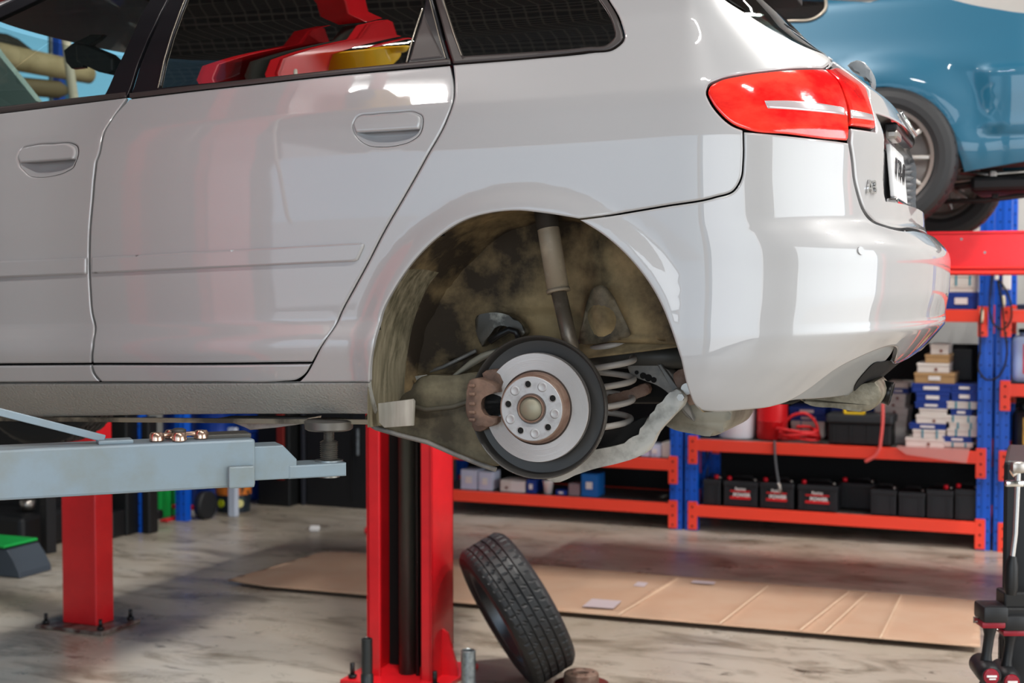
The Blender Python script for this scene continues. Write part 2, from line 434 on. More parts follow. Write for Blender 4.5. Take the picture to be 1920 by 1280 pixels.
def cprism(name, pts, n0, n1, m, parent, bev=.002, smooth=True, nref=None, step=.015, label=None):
    """outline read off at depth nref, given real thickness n0..n1 (n outward)"""
    q = clp(pts, nref if nref is not None else n0)
    if smooth: q = [tuple(x) for x in catmull(q, True, step, [False] * len(q))]
    b = MB(); b.prism(q, (0, 0, 0), EX, EZ, EN, n1, n0, bev=bev)
    o = b.build(name, m, parent, auto=40)
    if label: o['label'] = label
    return o
# ------------------------------------------------------------------ white hatchback
car = empty('car', 'white hatchback raised on the red lift with its rear wheel removed', 'car', (0, 0, 0))
car.matrix_world = MC; car.rotation_euler = (0, -CAR_PITCH, CAR_YAW); car.location = (.055, 3.17, 1.416)
def U(u, w, c=None):
    a = u
    if u < -.9:
        ucf = max(-2.75, uf_t(w) + .35); a = -.9 + (u + .9) * (-1.85) / (ucf + .9)
    return ('p', a, w) if c is None else ('p', a, w, 'c')
c = 'c'
G1 = [(216, 212), (196, 243), (184, 290), (174, 350), (168, 420), (166, 480), (168, 545), (172, 590), (176, 627), (173, 650), (171, 670)]
G2 = [(851, 160), (849, 190), (838, 222), (800, 293), (755, 373), (715, 443), (690, 492), (664, 540), (640, 585), (620, 622), (597, 658)]
def rev(l): return list(reversed(l))
wpx = lambda x, y: CS.px(x, y)[1]
hole_r = [(662, 234), (668, 222), (700, 215), (740, 212), (780, 212), (790, 218), (791, 234), (786, 250), (770, 263), (745, 271), (715, 274), (690, 271), (672, 259), (664, 247)]
hole_f = [(34, 292), (39, 280), (62, 273), (100, 270), (134, 270), (144, 277), (144, 293), (138, 309), (122, 321), (100, 328), (75, 331), (55, 328), (44, 318), (37, 304)]
ARCH = [(694, 690), (700, 650), (715, 590), (740, 540), (775, 490), (820, 445), (870, 413), (920, 399), (970, 395), (1020, 400)]
ARCH2 = [(1130, 440), (1180, 485), (1225, 545), (1255, 610), (1275, 670), (1290, 730), (1303, 760)]
wb = wpx(0, 210)
fd = CS.panel('front_door', [(0, 211), (120, 196), (238, 181, c)] + G1 + [(171, 682, c), (0, 683), U(-1.97, wpx(0, 683), c), U(-1.99, .3), U(-1.96, .55), U(-1.93, wb - .012, c)],
              paint, car, holes=[hole_f], mirror=True)
rd = CS.panel('rear_door', [(242, 184, c), (440, 161), (640, 139), (844, 121, c)] + G2 + [(585, 680, c), (400, 682), (173, 682, c)] + rev([(x + 1, y) for x, y in G1]),
              paint, car, holes=[hole_r], mirror=True)
CS.panel('lower_door_trim', [(171, 684, c), (400, 684), (584, 682, c), (572, 702), (556, 713), (530, 716), (400, 717), (190, 717, c), (176, 700)], paint, rd, mirror=False)
CS.panel('lower_door_trim', [(0, 685), (170, 684, c), (174, 700), (188, 717, c), (0, 718), U(-1.97, wpx(0, 718), c), U(-1.97, wpx(0, 685), c)], paint, fd)
# protective mouldings
CS.panel('side_moulding', [(173, 481, c), (677, 453.5, c), (685, 457, c), (684, 464, c), (673, 488, c), (665, 492, c), (173, 514, c)], paint, rd, off=.010, edge=.006, flange=.013, ring=.006, step=.012)
CS.panel('side_moulding', [(0, 488, c), (165, 481, c), (165, 515, c), (0, 522, c), U(-1.93, wpx(0, 522), c), U(-1.93, wpx(0, 488), c)], paint, fd, off=.010, edge=.006, flange=.013, ring=.006, step=.012)
def handle(hole, cover, par):
    D = CS.dense(hole, .004); A = np.asarray(D)
    def disp(a, w):
        d = segdist(np.array([[a, w]]), A)[0]; return -.030 * smst(d, 0, .022)
    cup = CS.panel('handle_cup', None, paint, par, raw=D, gap=-.001, off=-.002, edge=0, flange=0, step=.005, ring=.003, disp=disp)
    h = CS.panel('door_handle', cover, paint, par, off=.008, edge=.006, flange=.016, step=.006, ring=.005, gap=.001)
    CS.panel('handle_line', [cover[0][:2], cover[1][:2], cover[-1][:2]], black_trim, h, off=.001, edge=0, flange=0, gap=0) if False else None
handle(hole_r, [(664, 230), (670, 221), (700, 216), (740, 213), (779, 213), (788, 219), (789, 232), (786, 242, c), (740, 245), (668, 249, c)], rd)
handle(hole_f, [(36, 291), (42, 281), (62, 274), (100, 271), (133, 271), (142, 278), (142, 292), (138, 299, c), (100, 302), (38, 306, c)], fd)
# quarter panel, bumper, lamps, tailgate
q = CS.panel('quarter_panel', [(849, 121, c), (1000, 109), (1110, 98), (1152, 91), (1169, 76), (1165, 45), (1137, -8), (1092, -68), (1045, -128), (1000, -162, c),
    ('p', .28, 1.13, c), (1322, -40), (1360, -2), (1400, 24), (1440, 50), (1480, 72), (1553, 103, c), (1545, 127, c), (1500, 127), (1440, 132), (1390, 139), (1344, 150), (1329, 158), (1324, 172), (1332, 194), (1347, 214), (1373, 236), (1393, 244, c),
    (1393, 300), (1389, 334), (1376, 356), (1340, 369), (1250, 385), (1160, 400), (1085, 410, c)] + rev(ARCH) + [(693, 717, c), (560, 717, c), (574, 702), (587, 680)] + rev([(x + 1, y) for x, y in G2]),
    paint, car, mirror=True, step=.018, gap=.0009, edge=.002)
bp = CS.panel('rear_bumper', [(1086, 412, c)] + ARCH2 + [(1314, 771, c), (1345, 773), (1400, 769), (1448, 763), (1490, 748), (1515, 732), (1565, 695), (1616, 669), (1683, 658), ('p', CS.sc - .42, .088), ('p', CS.sc, .082, c),
    ('p', CS.sc, .388, c), ('p', CS.sc - .3, .388), (1660, 424), (1638, 416), (1618, 394), (1604, 350), (1597, 300), (1592, 268, c), (1500, 257), (1395, 247, c), (1395, 300), (1391, 335), (1378, 357), (1340, 371), (1250, 387), (1160, 402)],
    paint, car, sym=True, step=.018, gap=.0009, edge=.002)
RW = CS.sc - CS.px(1661, 330)[0]; print('recess half width', RW)
tg = CS.panel('tailgate', [('p', CS.sc, .395, c), ('p', CS.sc - .3, .395), (1662, 421), (1641, 413), (1622, 392), (1608, 350), (1601, 300), (1596, 268, c), (1596, 239, c), (1643, 246, c), (1632, 190), (1614, 154), (1588, 134), (1550, 126, c), (1557, 104, c),
    ('p', CS.sc - .5, .868), ('p', CS.sc, .875, c)], paint, car, sym=True, step=.011, dnorm=True,
    disp=lambda a, w: -.070 * (1 - smst(abs(a - CS.sc), RW, RW + .016)) * smst(w, .455, .47) * (1 - smst(w, .63, .655)))
def lens_mat():
    m = mat('red_lamp_lens', 'cf0c10', .08, 0, 1, .6, noise_col=('ff4030', 6, .40, .62, (1, 1, 2)), bump=(14, .12, .01)); return m
lens = lens_mat()
tl = CS.panel('tail_light', [(1327, 172), (1332, 160), (1346, 152), (1390, 141), (1440, 134), (1500, 129), (1542, 129, c), (1572, 158), (1586, 195), (1590, 235), (1589, 264, c), (1540, 260), (1480, 252), (1400, 243), (1375, 233), (1350, 212), (1335, 192)],
    lens, car, off=.004, edge=.006, step=.012, mirror=True, gap=.001, label='red wraparound tail light')
tl2 = CS.panel('tail_light', [(1549, 129, c), (1586, 138), (1611, 156), (1629, 190), (1640, 241, c), (1595, 235, c), (1591, 195), (1578, 160)], lens, tg, off=.004, edge=.005, step=.01, mirror=True, gap=.001)
CS.panel('clear_strip', [(1432, 190, c), (1480, 190), (1580, 203, c), (1581, 217, c), (1500, 208), (1438, 204, c)], lens_w, tl, off=.006, edge=.002, flange=.004, step=.008, gap=0)
CS.panel('clear_strip', [(1592, 207, c), (1633, 216, c), (1636, 228, c), (1593, 222, c)], lens_w, tl2, off=.006, edge=.002, flange=.004, step=.008, gap=0)
CS.panel('rear_window', [(1558, 100, c), (1480, 69), (1440, 47), (1400, 21), (1363, -4), (1326, -42), ('p', .36, 1.12, c), ('p', CS.sc, 1.12, c), ('p', CS.sc, .882, c), ('p', CS.sc - .5, .874)], gl2, car, sym=True, edge=0, flange=.004)
dif = CS.panel('lower_bumper_insert', [(1450, 765, c), (1492, 750), (1517, 734), (1567, 697), (1618, 671), (1685, 660), ('p', CS.sc - .42, .083), ('p', CS.sc, .077, c), ('p', CS.sc, -.03, c), ('p', CS.sc - .3, -.03), (1690, 718), (1650, 742), (1585, 752), (1500, 759, c)],
    mat('grey_bumper_insert', '8d8f90', .45, 0, .2), car, sym=True, off=-.012)
CS.panel('exhaust_recess', [(1606, 742), (1620, 712), (1638, 692), (1662, 684), (1680, 688), (1680, 705), (1670, 738, c), (1612, 752, c)], dark_void, dif, off=-.0095, edge=0, flange=.002, step=.01, gap=0)
dots = CS.px(1613, 470)
b = MB(); p_, n_, _, _ = CS.PN(*dots); b.cyl(p_ - n_ * .001, p_ + n_ * .003, .0095, .009); b.build('parking_sensor', paint, bp)
CS.panel('sill', [U(-2.0, wpx(0, 722), c), (0, 721), (400, 720), (691, 719, c), (697, 755), (705, 781, c), (400, 781), (0, 786), U(-2.0, wpx(0, 786), c)], sillpaint, car, mirror=True, off=-.004)
# window frames and glass
gr = [(299, 164, c), (349, 2), (395, -125, c), (760, -125, c), (797, 0), (793, 18), (762, 118, c), (530, 141)]
gf = [(196, 177, c), (240, 82), (280, 0), (330, -105, c), (190, -78), (60, 5), (-20, 42), (-150, 105), (-300, 190), (-380, 245, c), (0, 199)]
gq = [(868, 104, c), (832, 0), (798, -125, c), (1005, -128), (1066, -70), (1113, -15), (1149, 50), (1152, 68), (1140, 81), (1100, 87), (980, 97)]
fr = CS.panel('window_frame', [(242, 183, c), (312, 10), (355, -150, c), (768, -155, c), (812, 0), (846, 119, c), (640, 138)], black_trim, rd, holes=[gr], mirror=True, edge=.001, gap=.001)
fq = CS.panel('window_frame', [(849, 119, c), (816, 0), (772, -155, c), (1000, -158, c), (1045, -124), (1090, -66), (1135, -8), (1163, 45), (1167, 74), (1150, 89), (1100, 96), (1000, 107)], satin_trim, q, holes=[gq], mirror=True, edge=.001, gap=.001)
ff = CS.panel('window_frame', [(238, 180, c), (308, 10), (351, -150, c), (170, -100), (45, -8), (-35, 30), (-170, 90), (-330, 175), (-420, 262, c), (0, 210)], black_trim, fd, holes=[gf], mirror=True, edge=.001, gap=.001)
CS.panel('window_glass', gr, glass_t, rd, mirror=True, off=-.004, edge=0, flange=0, gap=-.004)
CS.panel('window_glass', gq, glass_t, q, mirror=True, off=-.004, edge=0, flange=0, gap=-.004)
CS.panel('window_glass', gf, glass_f, fd, mirror=True, off=-.004, edge=0, flange=0, gap=-.004)
CS.panel('quarterlight_insert', [(765, 117, c), (795, 22, c), (834, 109, c)], satin_trim, rd, off=.001, edge=.001, flange=.004)
def strip(nm, pts, par, m=satin_trim, r=.0022, off=.003):
    q_ = CS.dense(pts, .02, closed=False); P_ = []
    for a in q_:
        p, n, _, _ = CS.PN(*a); P_.append(p + n * off)
    b = MB(); b.tube(P_, r, 6); return b.build(nm, m, par)
trimm = mat('bright_window_bead', '8c8478', .3, .5)
strip('window_bead', [(763, 118), (793, 18)], rd, trimm); strip('window_bead', [(836, 110), (806, 0), (770, -120)], rd, trimm, .0015)
strip('window_bead', [(866, 105), (831, 0), (797, -120)], q, trimm, .0015); strip('window_bead', [(297, 166), (346, 4), (385, -110)], rd, trimm, .0015)
CS.panel('belt_trim', [(243, 175, c), (440, 152), (640, 130), (844, 110, c), (845, 120, c), (640, 139), (440, 161), (243, 184, c)], satin_trim, rd, off=.004, edge=.003, flange=.006, gap=0)
CS.panel('belt_trim', [(0, 201), (120, 186), (236, 173, c), (237, 182, c), (120, 197), (0, 212), U(-1.9, wb - .01, c), U(-1.9, wb, c)], satin_trim, fd, off=.004, edge=.003, flange=.006, gap=0)
# roof side rail, roof, front end
CS.panel('roof_rail', [(1000, -164, c), (772, -160), (560, -160), (355, -155), (168, -105), (43, -12), (-37, 26), (-172, 86), U(-1.88, wpx(-172, 86) + .05, c), U(-1.45, 1.13, c), ('p', -.6, 1.13), ('p', .28, 1.13, c)], paint, car, mirror=True, flange=.01)
b = MB(); rows = []
SS = [CS.sf + (CS.sc - CS.sf) * i / 90 for i in range(91)]
for w in (1.125, 1.15, 1.175, 1.2):
    rows.append([b._v(CS.P(a, w)) for a in SS] + [b._v(CS.P(2 * CS.sc - a, w)) for a in SS[-2:0:-1]])
cc = sum((v.co for v in rows[-1]), Vector()) / len(rows[-1])
for k, dz in ((.8, .012), (.5, .024), (.2, .03)):
    rows.append([b._v(Vector((cc.x + (v.co.x - cc.x) * k, cc.y + (v.co.y - cc.y) * k, 1.2 + dz))) for v in rows[3]])
b.skin(rows, True, cap=(False, True)); b.build('roof', paint, car)
CS.panel('front_fender', [U(-2.0, .02, c), U(-2.01, .3), U(-1.99, .6, c), ('p', -2.05 if False else -2.72, .62, c), ('p', -3.0, .5, c), ('p', -3.0, .1, c), ('p', -2.93, .06), ('p', -2.9, .2), ('p', -2.8, .33), ('p', -2.58, .42), ('p', -2.36, .33), ('p', -2.26, .2), ('p', -2.22, .04, c)], paint, car, mirror=True)
CS.panel('front_bumper', [('p', -3.005, .5, c), ('p', -2.73, .63, c), ('p', CS.sf, .62, c), ('p', CS.sf, -.06, c), ('p', -3.005, -.03, c)], paint, car, mirror=True)
CS.panel('bonnet', [U(-2.0, .605, c), ('p', -2.75, .64, c), ('p', CS.sf, .63, c), ('p', CS.sf, .795, c), ('p', -2.75, .79, c), U(-1.95, .78, c)], paint, car, mirror=True)
CS.panel('windshield', [('p', -2.76, .80, c), ('p', CS.sf, .80, c), ('p', CS.sf, 1.12, c), ('p', -2.76, 1.12, c)], glass_f, car, mirror=True, edge=0, flange=0)
# dark inner body behind the shut lines
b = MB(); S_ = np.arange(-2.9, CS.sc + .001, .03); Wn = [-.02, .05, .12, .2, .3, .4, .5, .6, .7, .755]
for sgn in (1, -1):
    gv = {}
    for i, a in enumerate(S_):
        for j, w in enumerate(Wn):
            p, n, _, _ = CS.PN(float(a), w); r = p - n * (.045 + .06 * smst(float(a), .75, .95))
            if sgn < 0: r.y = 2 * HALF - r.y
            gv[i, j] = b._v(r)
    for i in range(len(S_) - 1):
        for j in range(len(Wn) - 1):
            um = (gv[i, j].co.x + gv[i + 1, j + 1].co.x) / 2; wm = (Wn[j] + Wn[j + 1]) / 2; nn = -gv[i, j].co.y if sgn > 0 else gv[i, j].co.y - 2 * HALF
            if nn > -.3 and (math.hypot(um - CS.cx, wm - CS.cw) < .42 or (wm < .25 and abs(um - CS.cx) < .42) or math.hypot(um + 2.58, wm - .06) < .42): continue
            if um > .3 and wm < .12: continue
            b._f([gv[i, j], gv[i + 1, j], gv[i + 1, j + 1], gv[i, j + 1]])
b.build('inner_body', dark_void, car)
# interior
b = MB(); b.box((-.45, .88, 1.12), (1.7, 1.05, .02), .005); b.build('headliner', mat('headliner_cloth', '1a1718', .9), car)
b = MB(); b.box((-1.78, .88, .74), (.5, 1.3, .1), .04); b.box((-1.6, .5, .66), (.3, .3, .1), .03); b.build('dashboard', mat('dashboard_grey', '3d4443', .6), car)
cprism('door_inner_trim', [(-60, 20), (0, 106), (30, 142), (69, 190), (40, 215), (-60, 225)], -1.40, -1.44, mat('grey_green_trim', '5d6f68', .5), car, bev=.004, smooth=False)
intr = mat('interior_black', '141416', .6)
def seat(u, y):
    b = MB(); b.box((u, y, .40), (.5, .48, .16), .05); b.box((u + .27, y, .70), (.14, .46, .56), .05, Matrix.Rotation(rad(14), 3, 'Y')); b.box((u + .36, y, 1.0), (.08, .24, .14), .035)
    return b.build('front_seat', mat('seat_cloth', '26292b', .8), car)
seat(-1.15, .50 + 0); seat(-1.15, 1.26)
b = MB(); b.box((-.1, .88, .42), (.45, .85, .16), .05); b.box((.16, .88, .66), (.14, .85, .5), .05); b.build('rear_seat', intr, car)
b = MB()
mp = cl(176, 108, -.80)
b.prism(clp([(148, 88), (152, 82), (166, 84), (205, 100), (218, 112), (219, 134), (208, 140), (190, 136), (165, 124), (150, 116)], -.80), (0, 0, 0), EX, EZ, EN, -.78, -.84, bev=.006)
b.prism(clp([(126, 96), (140, 84), (176, 66), (200, 66), (190, 76), (160, 92), (162, 128), (140, 130), (130, 118)], -.86), (0, 0, 0), EX, EZ, EN, -.84, -.87, bev=.005)
b.build('rear_view_mirror', mat('mirror_shell', '2c3130', .35), car)
# emblem, badge, plate, wiper
em = CS.sc
def onT(s_, w, o=.004): p, n, ts, tw = CS.PN(s_, w); return p + n * o, n, ts.normalized(), tw.normalized()
b = MB()
for k in (-1.5, -.5, .5, 1.5):
    p, n, ts, tw = onT(CS.sc + k * .040, .675, .006); b.tube([p + ts * (.027 * math.cos(t)) + tw * (.027 * math.sin(t)) for t in np.linspace(0, 2 * math.pi, 28)[:-1]], .0045, 8, closed=True)
b.build('ring_emblem', chrome, tg)
def text_mesh(txt, size, depth, m, parent, M, name, bold=0.0):
    cu = bpy.data.curves.new(name, 'FONT'); cu.body = txt; cu.size = size; cu.extrude = depth; cu.offset = bold; cu.align_x = 'CENTER'; cu.align_y = 'CENTER'
    o = bpy.data.objects.new(name, cu); COL.objects.link(o); dg = bpy.context.evaluated_depsgraph_get()
    me = bpy.data.meshes.new_from_object(o.evaluated_get(dg)); bpy.data.objects.remove(o); me.transform(M)
    return put(name, me, m, parent)
def Mat3(p, x, y, n): return Matrix(((x.x, y.x, n.x, p.x), (x.y, y.y, n.y, p.y), (x.z, y.z, n.z, p.z), (0, 0, 0, 1)))
pb = CS.px(1632, 352); p, n, ts, tw = onT(*pb, .003)
text_mesh('A3', .044, .0025, chrome, tg, Mat3(p, ts, tw, n), 'model_badge', .0003)
b = MB(); pc = Vector((.714, .88, .545)); Ry = Matrix.Rotation(rad(-4), 3, 'Y')
b.box(pc, (.012, .38, .135), .004, Ry); pl = b.build('number_plate', mat('plate_white', 'dedede', .4), tg)
text_mesh('1LTR·01', .092, .001, black_trim, pl, Mat3(Vector((.7215, .88, .545)), Vector((0, 1, 0)), Vector((.05, 0, 1)).normalized(), Vector((1, 0, 0))), 'plate_characters', .0)
b = MB(); b.box((.718, .88, .468), (.03, .40, .016), .006); b.build('plate_holder', chrome, tg)
b = MB(); b.box((.722, .88, .648), (.03, .50, .020), .006); b.build('plate_lamp_recess', black_trim, tg)
b = MB(); b.box((.722, .70, .630), (.03, .12, .026), .008); b.build('number_plate_lamp', steel, tg)
wq = [(1608, 112), (1625, 102), (1640, 106), (1652, 122), (1656, 140), (1653, 152), (1646, 140), (1638, 128), (1622, 122)]
cprism('rear_wiper', [(x - 20, y + 10) for x, y in wq], -.80, -.9, mat('grey_wiper_cover', '6f7478', .35), car, bev=.008)
# ------------------------------------------------------------------ rear wheel well and brake
HB = cl(1005, 764, -.12); hub0 = Vector((HB.x, 0, HB.z)); NN = EN
wellm = [p for p in clp([(692, 800), (692, 745)] + ARCH + [(1085, 411)] + ARCH2 + [(1312, 772)], -.012)]
q_ = catmull(wellm, False, .015)
ccx, ccz = -.03, .08
b = MB(); rings = []
ns_ = [-.016, -.06, -.12, -.18, -.24, -.30, -.34]
for k, n in enumerate(ns_):
    row = []
    for i, a in enumerate(q_):
        d = Vector((a[0] - ccx, 0, a[1] - ccz)); d.normalize()
        e = .006 + .012 * smst(-n, .02, .1) - .03 * smst(-n, .2, .34) + (noise.noise(Vector((i * .21, n * 14, 3))) * .006 if k else 0)
        e += .012 * (1 if (-.13 < n < -.05) else 0) * .5
        row.append(b._v(Vector((a[0], -n, a[1])) + d * e))
    rings.append(row)
for A, B in zip(rings[:-1], rings[1:]):
    for i in range(len(A) - 1):
        b.mi = 1 if (i < len(A) * .27 and A[i].co.y < .20) else 0
        b._f([A[i], A[i + 1], B[i + 1], B[i]], True)
well = b.build('wheel_arch_liner', [liner, liner_b], car, recalc=False)
# inner wheelhouse wall with lumps
def wall(name, pts, n0, m, parent, step=.012, f=None):
    D = np.array(catmull(clp(pts, n0), True, .01, [False] * len(pts))); lo = D.min(0); hi = D.max(0)
    G = np.array([(x + (k % 2) * step / 2, y) for k, y in enumerate(np.arange(lo[1], hi[1], step * .87)) for x in np.arange(lo[0], hi[0], step)])
    G = G[inpoly(G, D) & (segdist(G, D) > step * .5)]
    V = [tuple(x) for x in D] + [tuple(x) for x in G]; n = len(D)
    rv, _, rf, _, _, _ = delaunay_2d_cdt([Vector(v) for v in V], [(i, (i + 1) % n) for i in range(n)], [], 1, 1e-7, True)
    vs = []
    for v in rv:
        h = f(v[0], v[1]) if f else 0
        h += noise.noise(Vector((v[0] * 22, v[1] * 22, 0))) * .004 + noise.noise(Vector((v[0] * 7, v[1] * 7, 5))) * .01
        vs.append((v[0], -(n0 + h), v[1]))
    fs = [tuple(x) for x in rf]
    k = len(vs); me = bpy.data.meshes.new(name); me.from_pydata(vs, [], fs); me.shade_smooth(); o = put(name, me, m, parent)
    md = o.modifiers.new('t', 'SOLIDIFY'); md.thickness = .004; md.offset = 1; return o
xr = cl(838, 540, -.33).x; x2 = cl(1085, 520, -.33).x; zt = cl(985, 560, -.33).z
def fw(u, w):
    h = .035 * smst(xr - u, -.01, .06)                     # front part swings toward the opening
    h += .010 * math.exp(-((u - xr) / .02) ** 2) * (1 + .8 * math.sin(w * 260))
    h += .05 * smst(u, x2, x2 + .12)
    pc_ = cl(1140, 600, -.33); r = math.hypot((u - pc_.x) / .07, (w - pc_.z) / .10); h += .07 * (1 - smst(r, .2, 1))
    pf = cl(1010, 620, -.33); h -= .03 * (1 - smst(math.hypot((u - pf.x) / .2, (w - pf.z) / .07), .5, 1))
    return h
wall('inner_wheelhouse', [(760, 712), (800, 697), (850, 676), (890, 657), (896, 610), (905, 585), (940, 575), (990, 598), (1040, 640), (1090, 640), (1150, 632), (1180, 626), (1240, 634), (1330, 640), (1340, 520), (1280, 400), (1100, 330), (900, 330), (760, 400), (720, 550)], -.33, liner, car, f=fw)
wall('spring_tower', [(1088, 640), (1096, 600), (1108, 560), (1120, 540), (1138, 535), (1152, 552), (1165, 590), (1182, 628), (1150, 636)], -.262, mat('dusty_spring_tower', '6c614e', .7, noise_col=('2e2820', 14, .4, .62)), car,
     f=lambda u, w: .03 * (1 - smst(abs(u - cl(1135, 600, -.26).x), 0, .06)))
# seam flange along the lower edge
b = MB(); b.tube([cl(x, y, -.30) for x, y in ((1085, 640), (1130, 630), (1180, 628), (1200, 622), (1240, 630), (1300, 640))], .006, 8); b.tube([cl(x, y, -.30) for x, y in ((770, 708), (830, 688), (893, 657))], .005, 8)
b.build('body_seam_flange', arm_metal, car)
# small brackets under the seam
for pts in ([(778, 705), (800, 702), (797, 733), (790, 718), (780, 712)], [(810, 704), (832, 704), (832, 738), (824, 714), (812, 712)]):
    cprism('seam_bracket', pts, -.26, -.265, ctrl_metal, car, bev=.0008, smooth=False)
cprism('mud_flap', [(708, 756), (772, 748), (775, 752), (773, 798), (720, 802), (710, 792)], -.06, -.075, liner_l, car, bev=.003, smooth=False)
# dark cavity box behind everything
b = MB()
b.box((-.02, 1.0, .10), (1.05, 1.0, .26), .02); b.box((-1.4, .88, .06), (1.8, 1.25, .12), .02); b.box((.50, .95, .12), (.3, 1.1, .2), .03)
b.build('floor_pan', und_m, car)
# trailing arm
ta = cprism('trailing_arm', [(682, 786, ), (700, 800), (745, 812), (800, 826), (850, 848), (900, 868), (930, 874), (960, 860), (950, 790), (935, 730), (900, 700), (850, 704), (780, 712), (765, 740), (720, 760), (690, 770)], -.20, -.24, trail_m, car, bev=.008)
b = MB(); b.tube([cl(x, y, -.185) for x, y in ((684, 789), (704, 802), (748, 815), (802, 829), (852, 851), (902, 871), (930, 880))], .006, 8); b.build('arm_flange', arm_metal, ta)
b = MB(); b.tube([cl(x, y, -.19) for x, y in ((768, 760), (800, 768), (850, 762), (885, 750), (915, 745))], .006, 8); b.build('brake_line', mat('brake_line_dark', '4a463c', .6), ta)
b = MB(); b.tube([cl(x, y, -.23) for x, y in ((800, 735), (850, 705), (885, 680), (905, 668), (935, 655))], [.004, .004, .009, .009, .006], 8); b.build('handbrake_cable', mat('cable_sheath', '6a675c', .5), car)
cprism('bracket_casting', [(893, 592), (905, 588), (945, 588), (972, 602), (985, 625), (975, 632), (958, 612), (940, 606), (925, 612), (912, 640), (903, 650), (895, 630)], -.27, -.31, mat('greasy_casting', '3f3a33', .35, .3, noise_col=('8c877b', 22, .55, .7)), car, bev=.005)
b = MB(); b.tube([cl(x, y, -.25) for x, y in ((918, 640), (940, 625), (955, 618), (968, 622), (972, 634))], .008, 8); b.build('hose', black_pl, car)
# damper
dm = cl(1020, 380, -.23); dk = cl(1047, 545, -.21); dl = cl(1074, 662, -.20)
b = MB(); a0 = dm; a1 = dk; b.cyl(a0 + (a0 - a1) * .3, a1, .0265, .0265, 32); b.cyl(a1 - (a1 - a0).normalized() * .004, a1 + (a1 - a0).normalized() * .004, .0285, .0285, 32)
sh = b.build('shock_absorber', shock_m, car)
b = MB(); b.cyl(a1, dl + (dl - a1) * .3, .0185, .0185, 28); b.build('lower_tube', mat('scuffed_damper_body', '6b6256', .4, .4, noise_col=('a59a8c', 14, .42, .65)), sh)
b = MB(); b.cyl(a0 + (a0 - a1) * .05, a0 + (a1 - a0) * .30, .0275, .0275, 32); b.build('dust_boot', mat('dark_boot', '2b2722', .7), sh)
# coil spring
sp0 = cl(1140, 812, -.36); sp1 = cl(1148, 640, -.36); b = MB(); ax = (sp1 - sp0); pts = []
T = 4.6
for i in range(int(T * 28) + 1):
    t = i / (T * 28); an = t * T * 2 * math.pi + 2.2; r = .053 + .004 * math.sin(t * 3.14)
    pts.append(sp0 + ax * t + Vector((math.cos(an) * r, math.sin(an) * r, 0)))
b.tube(pts, .0078, 12); b.build('coil_spring', spring_m, car)
b = MB(); b.lathe([(0, 0), (.062, 0), (.066, .006), (.05, .014), (.03, .02), (0, .022)], sp1 + Vector((0, 0, .0)), (0, 0, 1), 32); b.build('upper_spring_seat', rust_d, car)
b = MB(); b.tube([sp0 + Vector((math.cos(t) * .05, math.sin(t) * .05, -.035)) for t in np.linspace(0, 6.28, 30)[:-1]], .009, 10, closed=True); b.build('lower_spring_seat', black_pl, car)
# lower control arm
ca = cprism('control_arm', [(1040, 905), (1075, 892), (1110, 880), (1160, 868), (1192, 858), (1215, 845), (1232, 812), (1262, 778), (1284, 752), (1283, 740), (1268, 728), (1256, 735), (1235, 762), (1212, 785), (1204, 806), (1190, 822), (1160, 834), (1120, 842), (1080, 850), (1030, 860), (1010, 885)], -.29, -.325, ctrl_metal, car, bev=.006)
cprism('arm_web', [(1100, 850), (1160, 836), (1192, 822), (1206, 804), (1215, 782), (1170, 800), (1120, 812), (1080, 830)], -.33, -.45, und_m, ca, bev=.004)
# cross members
cmx = cprism('crossmember', [(1175, 680), (1235, 685), (1262, 700), (1290, 760), (1300, 790), (1285, 780), (1262, 745), (1232, 722), (1205, 712), (1180, 700)], -.40, -.46, arm_metal, car, bev=.005)
b = MB()
for x, y, r in ((1194, 698, .005), (1206, 704, .008), (1216, 708, .009), (1226, 712, .007)):
    p = cl(x, y, -.398); b.cyl(p, p + EN * .002, r, r, 16)
b.build('member_holes', dark_void, cmx)
cprism('brace_strut', [(1232, 684), (1240, 682), (1278, 738), (1286, 752), (1276, 752), (1262, 732)], -.34, -.355, arm_metal, car, bev=.003, smooth=False)
cprism('bush_bracket', [(1262, 700), (1282, 690), (1300, 720), (1303, 758), (1292, 760), (1284, 742), (1270, 728)], -.33, -.37, rust_d, car, bev=.004)
b = MB(); p = cl(1291, 728, -.325); b.cyl(p, p + EN * .02, .014, .014, 20); p = cl(1278, 744, -.27); b.cyl(p, p + EN * .012, .009, .009, 6); b.build('bush_bolt', steel, car)
b = MB(); b.tube([cl(x, y, -.42) for x, y in ((1090, 665), (1150, 668), (1220, 668), (1310, 668))], .03, 16); b.build('axle_tube', mat('axle_tube_dark', '3b3a37', .5), car)
cprism('toe_link', [(1135, 745), (1170, 735), (1215, 722), (1218, 730), (1180, 752), (1140, 770)], -.39, -.42, rust_d, car, bev=.004)
